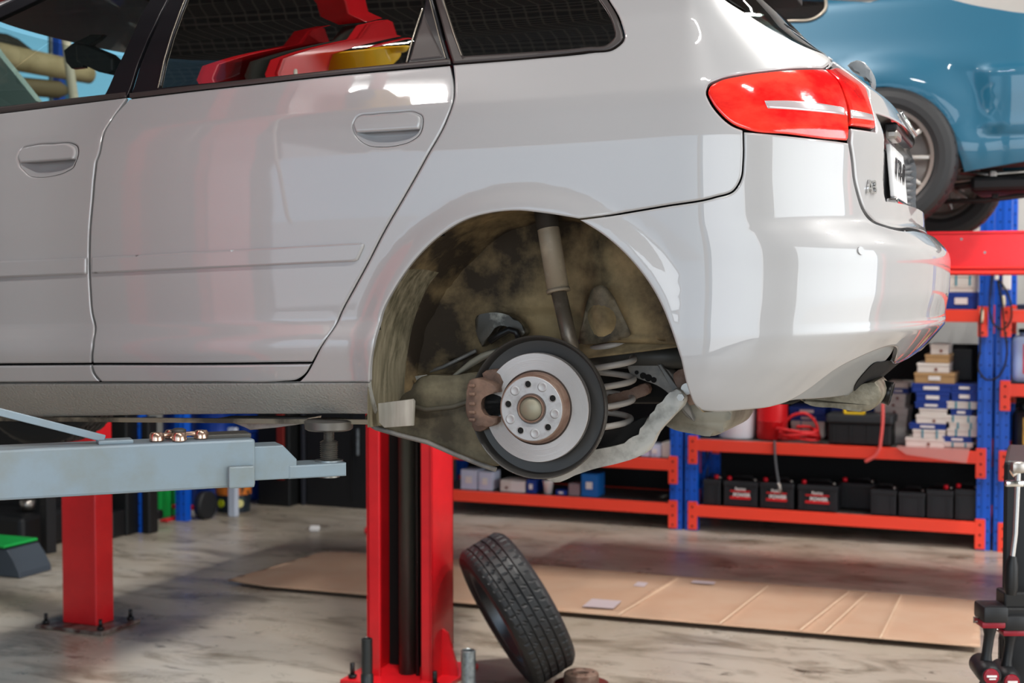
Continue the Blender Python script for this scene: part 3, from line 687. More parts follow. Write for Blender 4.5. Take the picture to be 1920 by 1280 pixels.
# muffler and exhaust
b = MB()
mu = clp([(1238, 768), (1250, 750), (1290, 742), (1376, 758), (1366, 800), (1352, 812), (1300, 810), (1262, 800), (1243, 786)], -.45)
b.prism([tuple(x) for x in catmull(mu, True, .012)], (0, 0, 0), EX, EZ, EN, -.42, -.75, bev=.012)
muf = b.build('muffler', mat('muffler_steel', '8f8a7d', .5, .4, noise_col=('6a6558', 9, .45, .7)), car, auto=50)
ex = cprism('heat_shield', [(1500, 750), (1560, 742), (1612, 722), (1640, 716), (1652, 735), (1640, 764), (1560, 764), (1520, 760)], -.50, -.72, mat('heat_shield_alloy', '8a8474', .5, .5, noise_col=('5c5648', 20, .4, .7), bump=(60, .5, .004)), car, bev=.008)
for k, (x, y) in enumerate(((1626, 738), (1652, 736))):
    p = cl(x, y, -.62 - .05 * k); b = MB(); d = Vector((1, 0, -.28)).normalized()
    b.lathe([(.027, -.14), (.029, 0), (.031, .01), (.028, .012), (.024, 0), (.022, -.10), (0, -.10)], p + Vector((.015, 0, 0)), d, 28)
    b.build('exhaust_tip', mat('sooty_tip', '1c1b1b', .3, .6), car)
# rotor, hub, shield
def hubpt(h, u=0, z=0): return hub0 + NN * h + Vector((u, 0, z))
nd = -.12
b = MB(); b.lathe([(.045, nd - .035), (.12, nd - .035), (.155, nd - .03), (.160, nd - .018), (.163, nd - .006), (.166, nd - .004), (.168, nd - .008), (.166, nd - .028), (.150, nd - .04), (.04, nd - .042)], hubpt(0), NN, 96)
# brake dust shield, dished
b.build('dust_shield', shield_m, car, auto=45)
b = MB(); b.lathe([(.142, nd - .022), (.150, nd - .012), (.161, nd - .004)], hubpt(0), NN, 96)
b.bm.free()
rot_m = mat('ground_rotor_face', 'aaa4a0', .42, .85)
nt = rot_m.node_tree; tc = nt.nodes.new('ShaderNodeTexCoord'); wv = nt.nodes.new('ShaderNodeTexNoise'); wv.inputs['Scale'].default_value = 900; wv.noise_dimensions = '1D'
vm = nt.nodes.new('ShaderNodeVectorMath'); vm.operation = 'LENGTH'; mpn = nt.nodes.new('ShaderNodeMapping'); mpn.inputs['Scale'].default_value = (1, 0, 1); mpn.vector_type = 'POINT'
nt.links.new(tc.outputs['Object'], mpn.inputs[0]); nt.links.new(mpn.outputs[0], vm.inputs[0]); nt.links.new(vm.outputs['Value'], wv.inputs['W'])
tg_ = nt.nodes.new('ShaderNodeTangent'); tg_.direction_type = 'RADIAL'; tg_.axis = 'Y'; nt.nodes['Principled BSDF'].inputs['Anisotropic'].default_value = .75; nt.links.new(tg_.outputs[0], nt.nodes['Principled BSDF'].inputs['Tangent']); bmp = nt.nodes.new('ShaderNodeBump'); bmp.inputs['Strength'].default_value = .35; bmp.inputs['Distance'].default_value = .0006
nt.links.new(wv.outputs['Fac'], bmp.inputs['Height']); nt.links.new(bmp.outputs[0], nt.nodes['Principled BSDF'].inputs['Normal'])
b = MB(); b.lathe([(.083, nd), (.1265, nd), (.1275, nd - .001), (.1275, nd - .009), (.118, nd - .0095), (.118, nd - .0015 - .011), (.1275, nd - .0125), (.1275, nd - .020), (.083, nd - .020)], (0, 0, 0), NN, 128)
bd = b.build('brake_disc', rot_m, car, loc=hubpt(0), auto=30)
b = MB(); b.lathe([(.078, nd + .0004), (.0875, nd + .0004), (.0875, nd - .001), (.078, nd - .001)], (0, 0, 0), NN, 96); b.build('rotor_shadow_ring', mat('shadow_brown_black', '2c211c', .8), bd)  # dark ring paints in the shadow between disc hat and rotor
b = MB(); b.lathe([(.0835, nd + .0006), (.0835, nd - .006), (.079, nd - .006), (.0785, nd + .028), (.076, nd + .0315), (.072, nd + .0315)], (0, 0, 0), NN, 96, ); b.build('disc_hat', rust_d, bd)
b = MB(); b.lathe([(.0745, nd + .0315), (.073, nd + .0325), (.036, nd + .0325), (.0345, nd + .0310), (.0320, nd + .0310)], (0, 0, 0), NN, 96)
hf = b.build('hub_face', hub_m, bd, auto=30)
b = MB(); b.lathe([(.0318, nd + .028), (.0318, nd + .040), (.0300, nd + .0415), (.0285, nd + .040), (.0275, nd + .034), (0, nd + .033)], (0, 0, 0), NN, 64); b.build('hub_bore', rust_d, bd, auto=30)
b = MB(); b.lathe([(.0272, nd + .034), (.026, nd + .0365), (0, nd + .037)], (0, 0, 0), NN, 48); b.build('grease_cap', mat('grease_cap', '8e8a78', .5, .4), bd)
for k in range(5):
    b = MB(); an = rad(72 * k + 97); p = Vector((math.cos(an) * .0575, 0, math.sin(an) * .0575)) + NN * (nd + .0322)
    b.mi = 0; b.lathe([(.0088, 0), (.0088, .0012), (.0072, .0006), (.0065, .0002)], p, NN, 20); b.mi = 1; b.cyl(p + NN * .0002, p + NN * .0020, .0070, .0068, 20); b.build('bolt_hole', [steel, dark_void], bd, recalc=False)
for k in range(5):
    b = MB(); an = rad(72 * k + 133); p = Vector((math.cos(an) * .0575, 0, math.sin(an) * .0575)) + NN * (nd + .0322)
    b.lathe([(.0115, 0), (.0115, .0008), (.0085, .0015), (.007, .0004), (0, .0006)], p, NN, 20); b.build('hub_dimple', hub_m, bd)
b = MB(); b.cyl(hubpt(-.26), hubpt(-.16), .06, .055, 32); b.build('wheel_bearing', und_m, car)
# caliper
cal = cprism('brake_caliper', [(884, 712), (896, 708), (912, 712), (932, 722), (936, 735), (918, 736), (905, 745), (903, 765), (912, 780), (934, 782), (933, 792), (918, 800), (900, 797), (888, 790), (879, 780), (879, 745)], nd + .035, nd - .045, rust, car, bev=.005, nref=nd + .02)
b = MB()
for y in (722, 738, 756, 772, 786):
    p = cl(888, y, nd + .03); b.box(p + EN * .006, (.016, .018, .008), .003)
b.build('caliper_rib', rust, cal)
cprism('brake_pad_carrier', [(903, 700), (922, 692), (940, 700), (944, 716), (940, 735), (925, 735), (912, 720)], nd - .0, nd - .05, rust, cal, bev=.004, nref=nd)
cprism('brake_pad_carrier', [(884, 790), (912, 785), (916, 796), (908, 806), (890, 808), (884, 800)], nd - .0, nd - .04, rust, cal, bev=.004, nref=nd)
cprism('caliper_window', [(905, 742), (925, 738), (940, 742), (940, 780), (915, 778), (906, 765)], nd + .0, nd - .02, dark_void, cal, bev=.002, nref=nd)
# wheels still on the car at the front
def tyre_prof(R, r, wd):
    h = wd / 2
    return [(r, -h * .80), (r + .012, -h * .92), (R - .045, -h), (R - .018, -h * .94), (R - .004, -h * .78), (R, -h * .6), (R, -h * .47), (R - .008, -h * .46), (R - .008, -h * .38), (R, -h * .37), (R + .001, -h * .12), (R - .008, -h * .11), (R - .008, -h * .03), (R + .001, -h * .02),
            (R + .001, h * .02)] 
def tyre_mesh(b, R, r, wd, c, ax, n=180, sipes=True):
    h = wd / 2; prof = [(r - .004, -h * .78), (r + .004, -h * .9), (r + .03, -h * .99), (R - .045, -h), (R - .02, -h * .95), (R - .006, -h * .82)]
    tr = []
    for x in (-.72, -.62, -.50): tr.append((R, h * x, 'b'))
    tr += [(R, -h * .44, 'b'), (R - .008, -h * .435, 'g'), (R - .008, -h * .375, 'g'), (R, -h * .37, 'b'), (R + .001, -h * .30, 'm'), (R + .001, -h * .15, 'm'), (R + .001, -h * .10, 'b'), (R - .008, -h * .095, 'g'), (R - .008, -h * .035, 'g'), (R + .001, -h * .03, 'b'), (R + .001, h * .06, 'm'), (R + .001, h * .16, 'm'), (R + .001, h * .225, 'b'),
           (R - .008, h * .23, 'g'), (R - .008, h * .29, 'g'), (R + .001, h * .295, 'b'), (R, h * .38, 'm'), (R, h * .47, 'm'), (R, h * .535, 'b'), (R - .008, h * .54, 'g'), (R - .008, h * .58, 'g'), (R, h * .585, 'b'), (R, h * .66, 'b'), (R - .002, h * .76, 'b')]
    prof = [(a, b_, '') for a, b_ in prof] + tr + [(a, -b_, '') for a, b_ in reversed(prof)]
    ax = Vector(ax).normalized(); x, y = b.frame(ax); rings = []
    c = Vector(c)
    for j, (rr, hh, k) in enumerate(prof):
        row = []
        for i in range(n):
            q = rr
            if sipes:
                ph = (i + (hh / wd) * 9) % 6
                if k == 'm' and ph < 1: q -= .005
                if k == 'b' and abs(hh) > h * .58 and (i % 5) == 0: q -= .005
            an = 2 * math.pi * i / n; row.append(b._v(c + ax * hh + x * (math.cos(an) * q) + y * (math.sin(an) * q)))
        rings.append(row)
    for A, B_ in zip(rings[:-1], rings[1:]):
        for i in range(n): b._f([A[i], A[(i + 1) % n], B_[(i + 1) % n], B_[i]])
def alloy(b, r, wd, c, ax, spokes=10, face=1):
    c = Vector(c); ax = Vector(ax).normalized(); h = wd / 2
    b.lathe([(r, -h * .85), (r + .008, -h * .92), (r + .008, -h * .98), (r - .006, -h * .95), (r - .02, -h * .6), (r - .03, 0), (r - .02, h * .6), (r - .008, h * .95), (r + .008, h * .98), (r + .008, h * .92), (r, h * .85), (r - .012, h * .5), (r - .022, 0), (r - .012, -h * .5), (r, -h * .85)], c, ax, 72)
    x, y = b.frame(ax)
    for k in range(spokes):
        an = 2 * math.pi * k / spokes; d = x * math.cos(an) + y * math.sin(an); t = ax.cross(d)
        M3 = Matrix((d, t, ax)).transposed(); b.box(c + d * (r * .52) + ax * (h * .62 * face), (r * .92, .022, .024), .006, M3)
    b.lathe([(0, h * .50 * face), (.055, h * .5 * face), (.06, h * .66 * face), (.05, h * .76 * face), (.03, h * .74 * face), (.028, h * .72 * face), (0, h * .72 * face)], c, ax, 40)
def wheel(name, parent, c, ax, R=.316, r=.205, wd=.2, face=1, m=None):
    o = bpy.data.objects.new(name, None); COL.objects.link(o); o.parent = parent; o.location = c
    b = MB(); tyre_mesh(b, R, r, wd, (0, 0, 0), ax); b.build('tyre', rubber, o)
    b = MB(); alloy(b, r, wd, (0, 0, 0), ax, face=face); b.build('rim', m or steel, o, auto=40)
    return o
wheel('front_wheel', car, (-2.578, .12, .03), EN)
wheel('front_wheel', car, (-2.578, 1.62, .03), EN, face=-1)
# ------------------------------------------------------------------ room
def struct(o): o['kind'] = 'structure'; return o
def slab(name, a0, a1, b0, b1, z0, z1, m, parent=None):
    b = MB(); b.box((0, 0, 0), (a1 - a0, b1 - b0, z1 - z0)); o = b.build(name, m, parent)
    o.location = W((a0 + a1) / 2, (b0 + b1) / 2, (z0 + z1) / 2); o.rotation_euler = (0, 0, RA); return struct(o)
# stained, polished concrete
fm = bpy.data.materials.new('polished_concrete'); fm.use_nodes = True; nt = fm.node_tree; B = nt.nodes['Principled BSDF']; B.inputs['Specular IOR Level'].default_value = .35; L = nt.links.new
tc = nt.nodes.new('ShaderNodeTexCoord')
def nz(scale, detail, rough, vec=None, dist=0):
    n = nt.nodes.new('ShaderNodeTexNoise'); n.inputs['Scale'].default_value = scale; n.inputs['Detail'].default_value = detail; n.inputs['Roughness'].default_value = rough; n.inputs['Distortion'].default_value = dist
    L(vec or tc.outputs['Object'], n.inputs['Vector']); return n
def ramp(src, pts):
    r = nt.nodes.new('ShaderNodeValToRGB'); el = r.color_ramp.elements
    while len(el) < len(pts): el.new(.5)
    for e, (p, c_) in zip(el, pts): e.position = p; e.color = c_ if len(c_) == 4 else (*c_, 1)
    L(src, r.inputs[0]); return r
def mixc(f, a, b_, mode='MIX'):
    x = nt.nodes.new('ShaderNodeMix'); x.data_type = 'RGBA'; x.blend_type = mode
    if isinstance(f, float): x.inputs[0].default_value = f
    else: L(f, x.inputs[0])
    for k, v in ((6, a), (7, b_)):
        if isinstance(v, tuple): x.inputs[k].default_value = v
        else: L(v, x.inputs[k])
    return x.outputs[2]
base = ramp(nz(.55, 6, .6, dist=.6).outputs['Fac'], [(.3, lin('9a8f7c')), (.5, lin('aea496')), (.7, lin('b6b1a8'))])
mpf = nt.nodes.new('ShaderNodeMapping'); mpf.inputs['Scale'].default_value = (1, 2.6, 1); L(tc.outputs['Object'], mpf.inputs[0])
st = ramp(nz(1.7, 9, .68, mpf.outputs[0], .8).outputs['Fac'], [(.50, (0, 0, 0)), (.68, (1, 1, 1))])
c1 = mixc(st.outputs[0], base.outputs[0], lin('6f6555'))
st2 = ramp(nz(4.5, 6, .6, mpf.outputs[0], 1.2).outputs['Fac'], [(.60, (0, 0, 0)), (.72, (1, 1, 1))])
c2 = mixc(st2.outputs[0], c1, lin('4b4338'))
st3 = ramp(nz(26, 3, .5).outputs['Fac'], [(.72, (0, 0, 0)), (.78, (1, 1, 1))]); c3 = mixc(st3.outputs[0], c2, lin('3b352e'))
L(c3, B.inputs['Base Color']); rr = ramp(nz(2.2, 5, .6).outputs['Fac'], [(.35, (.24, .24, .24)), (.7, (.46, .46, .46))]); L(rr.outputs[0], B.inputs['Roughness'])
bp2 = nt.nodes.new('ShaderNodeBump'); bp2.inputs['Strength'].default_value = .05; bp2.inputs['Distance'].default_value = .01; L(nz(14, 4, .5).outputs['Fac'], bp2.inputs['Height']); L(bp2.outputs[0], B.inputs['Normal'])
slab('floor', -11, 9, -6, 13, -.1, 0, fm)
wallm = mat('painted_wall', 'bdbcb8', .8, noise_col=('aaa9a4', 1.2, .4, .7))
# ceiling: dark foil with wire mesh
cm = bpy.data.materials.new('dark_meshed_ceiling'); cm.use_nodes = True; nt = cm.node_tree; B = nt.nodes['Principled BSDF']; B.inputs['Roughness'].default_value = .7
tc = nt.nodes.new('ShaderNodeTexCoord'); br = nt.nodes.new('ShaderNodeTexBrick'); br.inputs['Scale'].default_value = 7; br.inputs['Mortar Size'].default_value = .03; br.offset = 0
br.inputs['Color1'].default_value = lin('1b1a1a'); br.inputs['Color2'].default_value = lin('201f20'); br.inputs['Mortar'].default_value = lin('58544f')
nt.links.new(tc.outputs['Object'], br.inputs['Vector']); nt.links.new(br.outputs[0], B.inputs['Base Color'])
slab('ceiling', -11, 9, -6, 13, 5.2, 5.3, cm)
# back wall with a high opening on the left
slab('wall_back', -7.2, 9, 10.75, 10.9, 0, 5.2, wallm); slab('wall_back', -11, -7.2, 10.75, 10.9, 0, 2.4, wallm); slab('wall_back', -11, -7.2, 10.75, 10.9, 4.9, 5.2, wallm)
slab('window_1', -9.1, -9.0, 10.78, 10.86, 2.4, 4.9, galv)
slab('wall_left', -11.15, -11, -6, 11, 0, 5.2, wallm)
slab('wall_right', 9, 9.15, -6, -2.8, 0, 5.2, wallm); slab('wall_right', 9, 9.15, 8.7, 11, 0, 5.2, wallm); slab('wall_right', 9, 9.15, -2.8, 8.7, 4.7, 5.2, wallm)
slab('wall_front', -11, -6.5, -6.15, -6, 0, 5.2, wallm); slab('wall_front', 5, 9, -6.15, -6, 0, 5.2, wallm); slab('wall_front', -6.5, 5, -6.15, -6, 4.2, 5.2, wallm); slab('wall_front', -1.2, -.9, -6.15, -6, 0, 4.2, wallm)
slab('trim_1', 9.0, 9.1, 2.9, 3.1, 0, 4.7, blue_up)
yard = mat('yard_paving', '9a978f', .8)
b = MB(); b.box((0, 0, 0), (80, 80, .1)); o = b.build('ground_outside', yard, None); o.location = (0, 0, -.16); struct(o)
# ------------------------------------------------------------------ lift for the white car
def fbox(b, c, sz, bev=0, rot=None): return b.box(c, sz, bev, rot)
def column(x, y, yaw, h, label, cat, face, gname='lift_column'):
    """C-section column, its open side toward local -y*face"""
    t = empty(gname, label, cat, (x, y, 0), (0, 0, yaw))
    f = face; Wd, Dp = .30, .24
    b = MB(); b.box((-Wd / 2 + .006, 0, h / 2), (.012, Dp, h)); b.box((Wd / 2 - .006, 0, h / 2), (.012, Dp, h)); b.box((0, f * (Dp / 2 - .006), h / 2), (Wd, .012, h))
    b.box((-Wd / 2 + .030, -f * (Dp / 2 - .008), h / 2), (.060, .016, h), .003); b.box((Wd / 2 - .024, -f * (Dp / 2 - .008), h / 2), (.048, .016, h), .003)
    b.build('post', red, t)
    b = MB(); b.cyl((-.0, -f * .03, .02), (-.0, -f * .03, h - .05), .037, .037, 32); b.build('hydraulic_cylinder', mat('cylinder_grey_green', '4b4f49', .4, .4, noise_col=('2f312e', 6, .4, .7, (1, 1, .2))), t)
    b = MB(); b.cyl((0, -f * .03, 1.05), (0, -f * .03, 1.09), .0385, .0385, 32); b.build('cylinder_collar', galv, t)
    b = MB(); b.tube([(.055, -f * .05, .02), (.055, -f * .05, h - .1)], .009, 10); b.tube([(.095, -f * .02, .02), (.095, -f * .02, h - .1)], .007, 8); b.build('lift_cable', black_pl, t)
    b = MB(); b.box((0, f * .09, h / 2), (.27, .03, h - .02)); b.build('inner_lining', dark_void, t)
    b = MB(); b.box((0, 0, .010), (.46, .44, .020), .004); b.build('base_plate', red, t)
    for sx, sy in ((-1, -1), (1, -1), (1, 1), (-1, 1)):
        b = MB(); b.cyl((sx * .19, sy * .18, .02), (sx * .19, sy * .18, .035), .018, .018, 6); b.cyl((sx * .19, sy * .18, .035), (sx * .19, sy * .18, .085), .010, .010, 12); b.build('anchor_bolt', black_pl, t)
    for s_ in (-1, 1):
        b = MB(); b.prism([(0, .02), (.07, .02), (.07, .05), (.025, .20), (0, .22)], (s_ * Wd / 2, 0, 0), Vector((s_, 0, 0)), EZ, Vector((0, 1, 0)), -.008, .008); b.build('gusset', red, t)
    return t
fc = at(757, 900, 5.98); h_col = 3.9
colf = column(fc.x + .02, fc.y + .10, CAR_YAW, h_col, 'red steel lift column with open black channel, tyre leaning on its base', 'lift column', 1)
# adapter tubes held beside the base
def adapter(px_, topy, d, m, label, r, h):
    p = at(px_, topy, d); t = empty('lift_adapter_tube', label, 'tube', (p.x, p.y, .02), 0, None)
    b = MB(); b.lathe([(r, 0), (r, h), (r - .004, h + .002), (r - .006, h), (r - .006, h - .05), (0, h - .05)], (0, 0, 0), (0, 0, 1), 32); b.build('tube_sleeve', m, t, auto=40)
    b = MB(); b.lathe([(r + .004, 0), (r + .004, .05), (r, .055)], (0, 0, 0), (0, 0, 1), 32); b.build('tube_collar', m, t, auto=40); return t
adapter(688, 1195, 5.85, mat('dark_tube', '3d3f3f', .4, .7), 'dark steel adapter tube standing left of the red lift column base', .023, .20)
adapter(878, 1220, 5.72, galv, 'galvanised adapter tube standing right of the red lift column base', .030, .185)
# near column (beside the camera, mirrored in the door) with overhead beam
nx, ny = -1.52, 2.93
coln = column(nx, ny, CAR_YAW, h_col, 'near red lift column reflected in the rear door of the white car', 'lift column', -1, 'lift_column')
b = MB(); L_ = math.hypot(fc.x + .02 - nx, fc.y + .10 - ny); ang = math.atan2(fc.y + .10 - ny, fc.x + .02 - nx)
b.box((0, 0, 0), (L_ - .2, .12, .16), .006); ob = b.build('overhead_crossbeam', red); ob.location = ((nx + fc.x + .02) / 2, (ny + fc.y + .1) / 2, h_col + .081); ob.rotation_euler = (0, 0, ang)
tag(ob, 'red overhead crossbeam joining the tops of the two lift columns', 'lift beam')
# pivoting arm of the near column
AZ = 1.276; A0 = Vector((-1.285, 3.094, AZ)); A1 = Vector((-.609, 3.382, AZ)); dA = (A1 - A0).normalized(); aA = math.atan2(dA.y, dA.x)
arm = empty('lift_arm', 'blue-grey telescopic lift arm reaching under the sill of the white car', 'lift arm', A0, (0, 0, aA)); Ln = (A1 - A0).length
def loc(px_, py_, off=-.055):   # arm-frame x,z of a pixel on the arm's front face
    M_ = Matrix.Translation(A0) @ Matrix.Rotation(aA, 4, 'Z'); Mi = M_.inverted(); d = Mi.to_3x3() @ ray(px_, py_); o_ = Mi @ C0; t = (off - o_.y) / d.y; q = o_ + d * t; return q.x, q.z
b = MB(); x1, _ = loc(479, 860); b.box((x1 / 2, 0, 0), (x1, .11, .112), .006); b.build('outer_tube', grey_arm, arm)
b = MB(); xa, za = loc(478, 838); xb, zb = loc(559, 838); xc, zc = loc(533, 838); _, z0 = loc(520, 900); _, zcc = loc(559, 862)
b.prism([(x1 - .15, z0), (xb - .006, z0), (xb, z0 + .008), (xb, zcc), (xc, za), (x1 - .15, za)], (0, 0, 0), EX, EZ, Vector((0, 1, 0)), -.043, .043, bev=.003); b.build('inner_tube', grey_arm, arm)
b = MB(); xe, ze = loc(652, 868); _, zf = loc(600, 896); b.prism([(xb - .02, zf), (xe, zf), (xe, ze), (xb - .02, ze)], (0, 0, 0), EX, EZ, Vector((0, 1, 0)), -.045, .045, bev=.004); b.build('pad_bracket', grey_arm, arm)
b = MB(); q0 = loc(425, 874, -.06); q1 = loc(478, 912, -.06); b.box(((q0[0] + q1[0]) / 2, -.062, (q0[1] + q1[1]) / 2), (abs(q1[0] - q0[0]) * .92, .02, abs(q1[1] - q0[1])), .004); b.build('arm_stop', grey_arm, arm)
b = MB(); xg, zg = loc(388, 812, -.05); b.box(((x1 + xg) / 2, .02, .060), (x1 - xg, .07, .012), .003); b.build('top_strip', mat('worn_dark_strip', '4d4b47', .5, .5), arm)
xs_, zt_ = loc(617, 866, 0); _, z8 = loc(617, 828, 0); _, z9 = loc(617, 806, 0); _, z10 = loc(617, 789, 0)
padm = mat('threaded_steel', '85827c', .35, .8)
t = bpy.data.objects.new('screw_pad', None); COL.objects.link(t); t.parent = arm; t.location = (xs_, 0, zt_)
b = MB(); prof = [(0, zf - zt_ - .006), (.026, zf - zt_ - .006), (.026, .004)]; hh = .004
while hh < z8 - zt_: prof += [(.0225, hh), (.0185, hh + .0025)]; hh += .005
while hh < z9 - zt_ + .004: prof += [(.0135, hh), (.0115, hh + .0018)]; hh += .0036
prof += [(0, hh)]; b.lathe(prof, (0, 0, 0), (0, 0, 1), 32); b.build('screw_thread', padm, t, auto=30)
b = MB(); b.lathe([(0, z9 - zt_), (.052, z9 - zt_), (.058, z9 - zt_ + .004), (.060, z10 - zt_), (.050, z10 - zt_ + .004), (0, z10 - zt_ + .004)], (0, 0, 0), (0, 0, 1), 48); b.build('pad_disc', mat('pad_metal', '6e6c68', .4, .7), t, auto=40)
b = MB(); b.lathe([(.022, 0), (.034, 0), (.034, .006), (.022, .006)], (0, 0, 0), (0, 0, 1), 32); b.build('collar_ring', galv, t, auto=40)
# restraint bar above the arm
r0 = at(-60, 757, 3.10); r1 = at(196, 822, 3.235); d_ = (r1 - r0); 
b = MB(); yb = d_.normalized(); M3 = yb.to_track_quat('X', 'Z').to_matrix(); b.box((r0 + r1) / 2, (d_.length, .012, .017), .002, M3)
r2 = at(182, 825, 3.23); r3 = at(248, 827, 3.25); b.box((r2 + r3) / 2 + Vector((0, 0, -.001)), ((r3 - r2).length, .05, .010), .003, Matrix.Rotation(aA, 3, 'Z'))
o = b.build('restraint_bar', grey_arm); o.parent = arm; o.matrix_parent_inverse = (Matrix.Translation(A0) @ Matrix.Rotation(aA, 4, 'Z')).inverted()
# chrome spider puck on the arm
pk = at(335, 815, 3.30); pk.z = AZ + .056; t = empty('lift_puck', 'small polished metal four-lobed puck lying on the blue-grey arm', 'metal puck', pk, (0, 0, aA))
b = MB()
for k, (x, y) in enumerate(((-.052, -.012), (-.004, -.03), (.052, .0), (-.01, .035))):
    b.lathe([(0, 0), (.014, 0), (.017, .003), (.017, .016), (.013, .021), (0, .021)], (x, y, 0), (0, 0, 1), 24); b.box((x * .5, y * .5, .014), (math.hypot(x, y), .014, .010), .003, Matrix.Rotation(math.atan2(y, x), 3, 'Z'))
b.build('lobed_body', mat('copper_tinted_steel', 'c9a894', .2, .9), t, auto=40)
b = MB(); b.lathe([(0, .018), (.016, .018), (.018, .024), (.010, .028), (0, .028)], (0, 0, 0), (0, 0, 1), 24); b.build('hub', mat('worn_dark_strip', '4d4b47', .5, .5), t)
# underside strips of the white car
b = MB(); pa = cl(-200, 789, -.10); pb_ = cl(700, 784, -.10); b.box((pa + pb_) / 2, ((pb_ - pa).length, .012, .012), .002); b.build('pinch_weld', mat('dirty_seam', '4a453c', .8, noise_col=('8c8472', 8, .45, .6)), car)
cprism('jacking_bracket', [(405, 784), (430, 790), (455, 799), (468, 806), (520, 801), (571, 794), (576, 784)], -.14, -.22, ctrl_metal, car, bev=.003, smooth=False)
# ------------------------------------------------------------------ left red post of the neighbouring four-post lift
def post4(p, label):
    t = empty('lift_post', label, 'lift post', (p.x, p.y, 0), (0, 0, RA))
    b = MB(); b.box((0, 0, 1.3), (.205, .135, 2.56), .006); b.build('post', red, t)
    b = MB(); b.box((0, 0, .010), (.40, .30, .018), .002); b.build('base_plate', mat('scuffed_base_plate', '5c3a36', .5, .5, noise_col=('98918a', 12, .4, .6)), t)
    for sx, sy in ((-1, -1), (1, -1), (1, 1), (-1, 1)):
        b = MB(); b.cyl((sx * .165, sy * .115, .019), (sx * .165, sy * .115, .034), .017, .017, 6); b.cyl((sx * .165, sy * .115, .034), (sx * .165, sy * .115, .07), .009, .009, 12); b.build('anchor_bolt', black_pl, t)
    return t
g = on_floor(166, 1172); post4(g + RB * .0, 'square red lift post on bolted base plate, left of the tyre')
# runway carrying the teal car
wz = at(1665, 303, 6.5)
TA, TB_, TZ = wz.dot(RX), wz.dot(RB), wz.z
R2 = .316
def runway(b0, label):
    t = empty('lift_runway', label, 'lift runway', W(-1.0 + .9, b0, TZ - R2 - .2), (0, 0, RA))
    b = MB(); b.box((0, .25, .185), (6.4, .5, .02), .004); b.box((0, .006, .105), (6.4, .012, .165), .002); b.box((0, .494, .105), (6.4, .012, .165), .002); b.build('side_beam', red, t)
    b = MB(); b.box((0, -.012, .012), (6.4, .05, .014), .003); b.box((0, -.004, .034), (6.4, .03, .008), .002); b.build('bottom_flange', mat('bright_red_flange', 'e22a1e', .4, 0, .2), t)
    b = MB()
    for x in np.arange(-3, 3, .42): b.cyl((x, -.001, .16), (x, .002, .16), .006, .006, 10); b.cyl((x + .1, -.001, .10), (x + .1, .002, .10), .006, .006, 10)
    b.build('rivets', galv, t); return t
runway(TB_ - .03, 'long red lift runway beam carrying the teal car, nearest one')
runway(TB_ + 1.34, 'far red lift runway beam behind the nearer one, under the teal car')
post4(W(3.4, TB_ - .8), 'square red lift post at the far right, outside the rack aisle')
# ------------------------------------------------------------------ teal car
MT = Matrix.Translation(wz - RB * .10) @ Matrix.Rotation(RA, 4, 'Z')
t_ns = tabf([(-.2, -.06), (-.05, -.03), (.05, -.01), (.15, -.02), (.30, -.005), (.42, .0), (.52, -.03), (.60, -.045), (.74, -.07), (.84, -.18), (.92, -.30), (1.1, -.42), (1.25, -.6)], .03)
t_ur = tabf([(-.2, .85), (0, .95), (.3, 1.05), (.5, 1.0), (.74, .95), (.84, .80), (.90, .3), (.95, .02), (1.1, -.3), (1.25, -.7)], .02)
class Teal(Surf):
    def __init__(s):
        super().__init__(MT, .82, 0); s.ph, s.L = s.arc(0, .45, .82, 2.6); s.sc = .5 + s.L[-1]
    def P(s, a, w):
        flip = False
        if a > s.sc: a = 2 * s.sc - a; flip = True
        ur = t_ur(w); uc = min(.5, ur - .3)
        if a <= .5:
            u = a if a < -.6 else -.6 + (a + .6) * (uc + .6) / 1.1
            n = t_ns(w); n += .03 * (1 - smst(math.hypot(u, w), .33, .50)) * smst(w, -.3, 0)
            n += .022 * smst(u, .36, .46) * smst(w, .09, .14) * (1 - smst(w, .36, .42)) 
        else:
            f = float(np.interp(a - .5, s.L, s.ph)); n0 = t_ns(w) + .022 * smst(w, .10, .13) * (1 - smst(w, .36, .42))
            u = uc + (ur - uc) * math.sin(f) ** (2 / 2.6); n = -.82 + (.82 + n0) * max(0, math.cos(f)) ** (2 / 2.6)
        if flip: n = -1.64 - n
        return Vector((u, -n, w))
TS = Teal(); TS.finish(-2.2, -.18, 1.2, .03, .02)
tcar = empty('car', 'teal saloon car standing on the red runway behind the white car', 'car', (0, 0, 0)); tcar.location = MT.translation; tcar.rotation_euler = (0, 0, RA)
tw = [(1440, -40, c), (1545, -12), (1547, 20), (1530, 34), (1480, 40), (1430, 44), (1300, 52), (1180, 56, c), (1180, -30, c)]
arcT = [(1548, 290), (1556, 240), (1580, 195), (1620, 170), (1660, 163), (1705, 176), (1745, 205), (1777, 246), (1797, 288)]
TS.panel('body_side', [(1540, 330, c)] + arcT + [(1808, 323, c), (1870, 312), (1925, 303), ('p', .95, -.02), ('p', TS.sc, .0, c), ('p', TS.sc, .69, c), ('p', .9, .70), (1925, 24), (1870, 17), (1800, 3), (1765, -8), (1700, -60), (1600, -110, c), ('p', -1.6, .95, c), ('p', -2.0, .6, c), ('p', -2.0, -.08, c)],
    teal, tcar, holes=[tw], mirror=True, step=.03, gap=0)
TS.panel('side_window', tw, glass_t, tcar, mirror=True, edge=0, flange=0, gap=0, off=-.01, step=.04)
q2 = TS.dense(tw, .03, closed=True); b = MB(); b.tube([TS.PN(*a)[0] + TS.PN(*a)[1] * .004 for a in q2], .007, 6, closed=True); b.build('window_surround', trimm, tcar)
